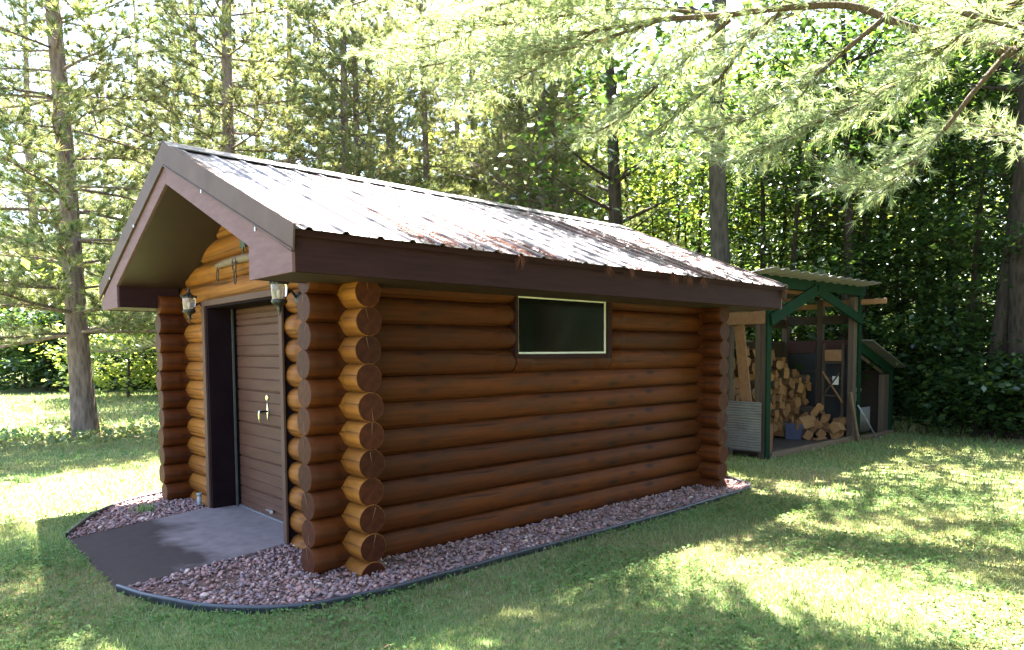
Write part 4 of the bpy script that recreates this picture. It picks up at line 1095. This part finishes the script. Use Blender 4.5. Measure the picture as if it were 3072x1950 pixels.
def rear_wood():  # leaf mass out of view, added to cut skylight on the long wall
    rg = np.random.default_rng(29); Pt = []
    for i in range(200):
        x = rg.uniform(-6, 20); y = -11-rg.gamma(2, 1.5)
        c = np.stack([np.full(8, x)+rg.normal(0, 1.2, 8), np.full(8, y)+rg.normal(0, .8, 8), rg.uniform(.1, 1, 8)*rg.uniform(9, 15)], 1)
        Pt.append((c[:, None]+rg.normal(size=(8, 26, 3))*np.array([.8, .8, .35])).reshape(-1, 3))
    Pt = np.concatenate(Pt); Pt = Pt[Pt[:, 2] > .1]; V = leaves(rg, Pt, .22, .7)
    tag(npobj('forest', V, quads=np.arange(len(V)).reshape(-1, 4), mats=['leaf']), 'unseen dark wood behind the viewer, added to dim the long log wall', 'forest', kind='stuff')
rear_wood()
# shrubs at the edge of the left meadow
sh = leaf_proto('shrub', 'shrub', 31, 3.4, .05, .2, 2.2, 90, 55, .13, mat='leaf', cat='shrub', cr=.42)
shy = leaf_proto('shrub', 'shrub', 32, 4.5, .06, .4, 2.4, 90, 45, .13, mat='leafbright', cat='shrub', cr=.45)
for i, (px, dp, sc) in enumerate(((110, 31, 1.0), (300, 30, .75), (390, 31, .8), (210, 32, .9), (330, 33, 1.0))):
    plant(sh, px, dp, i*1.3, sc, 'dark green shrub at the far edge of the sunny meadow', 'shrubs along the meadow edge', i == 0)
for i, (px, dp, sc) in enumerate(((300, 26, .9), (60, 34, 1.2), (200, 34, 1.2), (360, 34, 1.2), (470, 33, 1.1), (-60, 34, 1.2))):
    plant(shy, px, dp, i*2.1, sc, 'tall yellow green bush behind the dark meadow shrubs', 'bushes behind the meadow shrubs', i == 0)
gsh = leaf_proto('shrub', 'low dark bush', 33, 1.5, .03, .1, 1.0, 45, 45, .085, mat='leaf', cat='shrub', cr=.25)
for i, (px, dp, sc) in enumerate(((2175, 15.6, .8), (2245, 14.4, .9), (2300, 12.6, .8), (2350, 12.6, 1.0), (2420, 12.2, .9), (2270, 13.6, 1.0), (2140, 16.5, .9))):
    plant(gsh, px, dp, i*1.9, sc, 'low dark undergrowth bush at the foot of the wood edge', 'undergrowth bushes', i == 0)

# ------------------------------------------------------------------ grass
def grass():
    rg = np.random.default_rng(17); cx, cy = CAM.x, CAM.y
    Vs = []; f2 = math.atan2(fw.y, fw.x)
    for d0, d1, n, hh, wd in ((1.6, 4.2, 150000, .026, .0032), (4.2, 8, 170000, .03, .0052), (8, 15, 100000, .042, .010), (15, 34, 60000, .09, .022)):
        r = np.sqrt(rg.uniform(d0**2, d1**2, n)); a = f2+rg.uniform(-.82, .82, n)
        x = cx+r*np.cos(a); y = cy+r*np.sin(a)
        ok = ~inpoly(x, y, ES) & ~((x > 6.9) & (x < 11.7) & (y > .38) & (y < 1.9)) & ~inpoly(x, y, SLAB) & ~((x > -.1) & (x < L+.1) & (y > -.1) & (y < W+.1))
        # thinner, bare patches
        ok &= (np.sin(x*1.7+.6*y)*np.sin(y*1.9-.5*x)+rg.normal(0, .8, n)) > -1.1
        x = x[ok]; y = y[ok]; n = len(x)
        b = np.stack([x, y, np.full(n, -.004)], 1); az = rg.uniform(0, 6.28, n); ln = np.abs(rg.normal(0, .55, n))
        h = hh*rg.gamma(5, .2, n).clip(.3, 2.0)
        tip = b+np.stack([np.cos(az)*ln*h, np.sin(az)*ln*h, h], 1); s = np.stack([-np.sin(az), np.cos(az), 0*az], 1)*wd
        az2 = rg.uniform(0, 6.28, n); s = np.stack([np.cos(az2), np.sin(az2), 0*az], 1)*wd
        Vs.append(np.stack([b-s, b+s, tip], 1).reshape(-1, 3))
    V = np.concatenate(Vs)
    tag(npobj('grass', V, np.arange(len(V)).reshape(-1, 3), mats=['grass']), 'short patchy lawn grass round the cabin', 'grass', kind='stuff')
    # clover and broad weeds
    n = 45000; r = np.sqrt(rg.uniform(1.6**2, 9**2, n)); a = f2+rg.uniform(-.82, .82, n); x = cx+r*np.cos(a); y = cy+r*np.sin(a)
    ok = ~inpoly(x, y, ES) & ~((x > 6.9) & (y > .38) & (y < 1.9)) & ~((x > -.1) & (x < L+.1) & (y > -.1) & (y < W+.1))
    ok &= (np.sin(x*2.3+y)*np.sin(y*2.7-x*.4)+rg.normal(0, .4, n)) > .1
    Pt = np.stack([x, y, rg.uniform(.018, .045, n)], 1)[ok]; Pt = np.repeat(Pt, 3, 0)+rg.normal(0, .010, (len(Pt)*3, 3))*np.array([1, 1, .2])
    V = leaves(rg, Pt, .0145, .4)
    # wider leaf shape
    tag(npobj('clover', V, quads=np.arange(len(V)).reshape(-1, 4), mats=['clover']), 'small clover leaves scattered through the lawn', 'clover', kind='stuff')
    # taller weeds round the left pine
    n = 3600; x = rg.uniform(-4, 4.5, n); y = rg.uniform(8.6, 13.5, n); ok = rg.random(n) < np.exp(-((y-10.7)/1.2)**2); x = x[ok]; y = y[ok]; n = len(x)
    Pt = np.stack([x, y, rg.uniform(.02, .2, n)], 1); Pt = np.repeat(Pt, 2, 0); V = leaves(rg, Pt, .06, 1.1)
    tag(npobj('weeds', V, quads=np.arange(len(V)).reshape(-1, 4), mats=['grass']), 'taller weeds round the foot of the left pine', 'weeds', kind='stuff')
    # dead needles on the lawn
    n = 26000; r = np.sqrt(rg.uniform(1.6**2, 9**2, n)); a = f2-rg.uniform(-.3, .82, n); x = cx+r*np.cos(a); y = cy+r*np.sin(a)
    ok = ((np.sin(x*1.1-y*.7)*np.sin(y*1.5+x*.3)+rg.normal(0, .45, n)) > .15) & ~((x > -.1) & (x < L+.1) & (y > -.1)) & ~((x > 6.9) & (y > .38)); x = x[ok]; y = y[ok]; n = len(x)
    az = rg.uniform(0, 6.28, n); l = .035; c = np.stack([x, y, rg.uniform(.012, .03, n)], 1); d = np.stack([np.cos(az)*l, np.sin(az)*l, rg.normal(0, .006, n)], 1); s = np.stack([-np.sin(az), np.cos(az), 0*az], 1)*.0028
    V = np.stack([c-d-s, c-d+s, c+d], 1).reshape(-1, 3)
    tag(npobj('dry_needles', V, np.arange(len(V)).reshape(-1, 3), mats=['litter']), 'brown fallen needles scattered over the lawn', 'needles', kind='stuff')
grass()
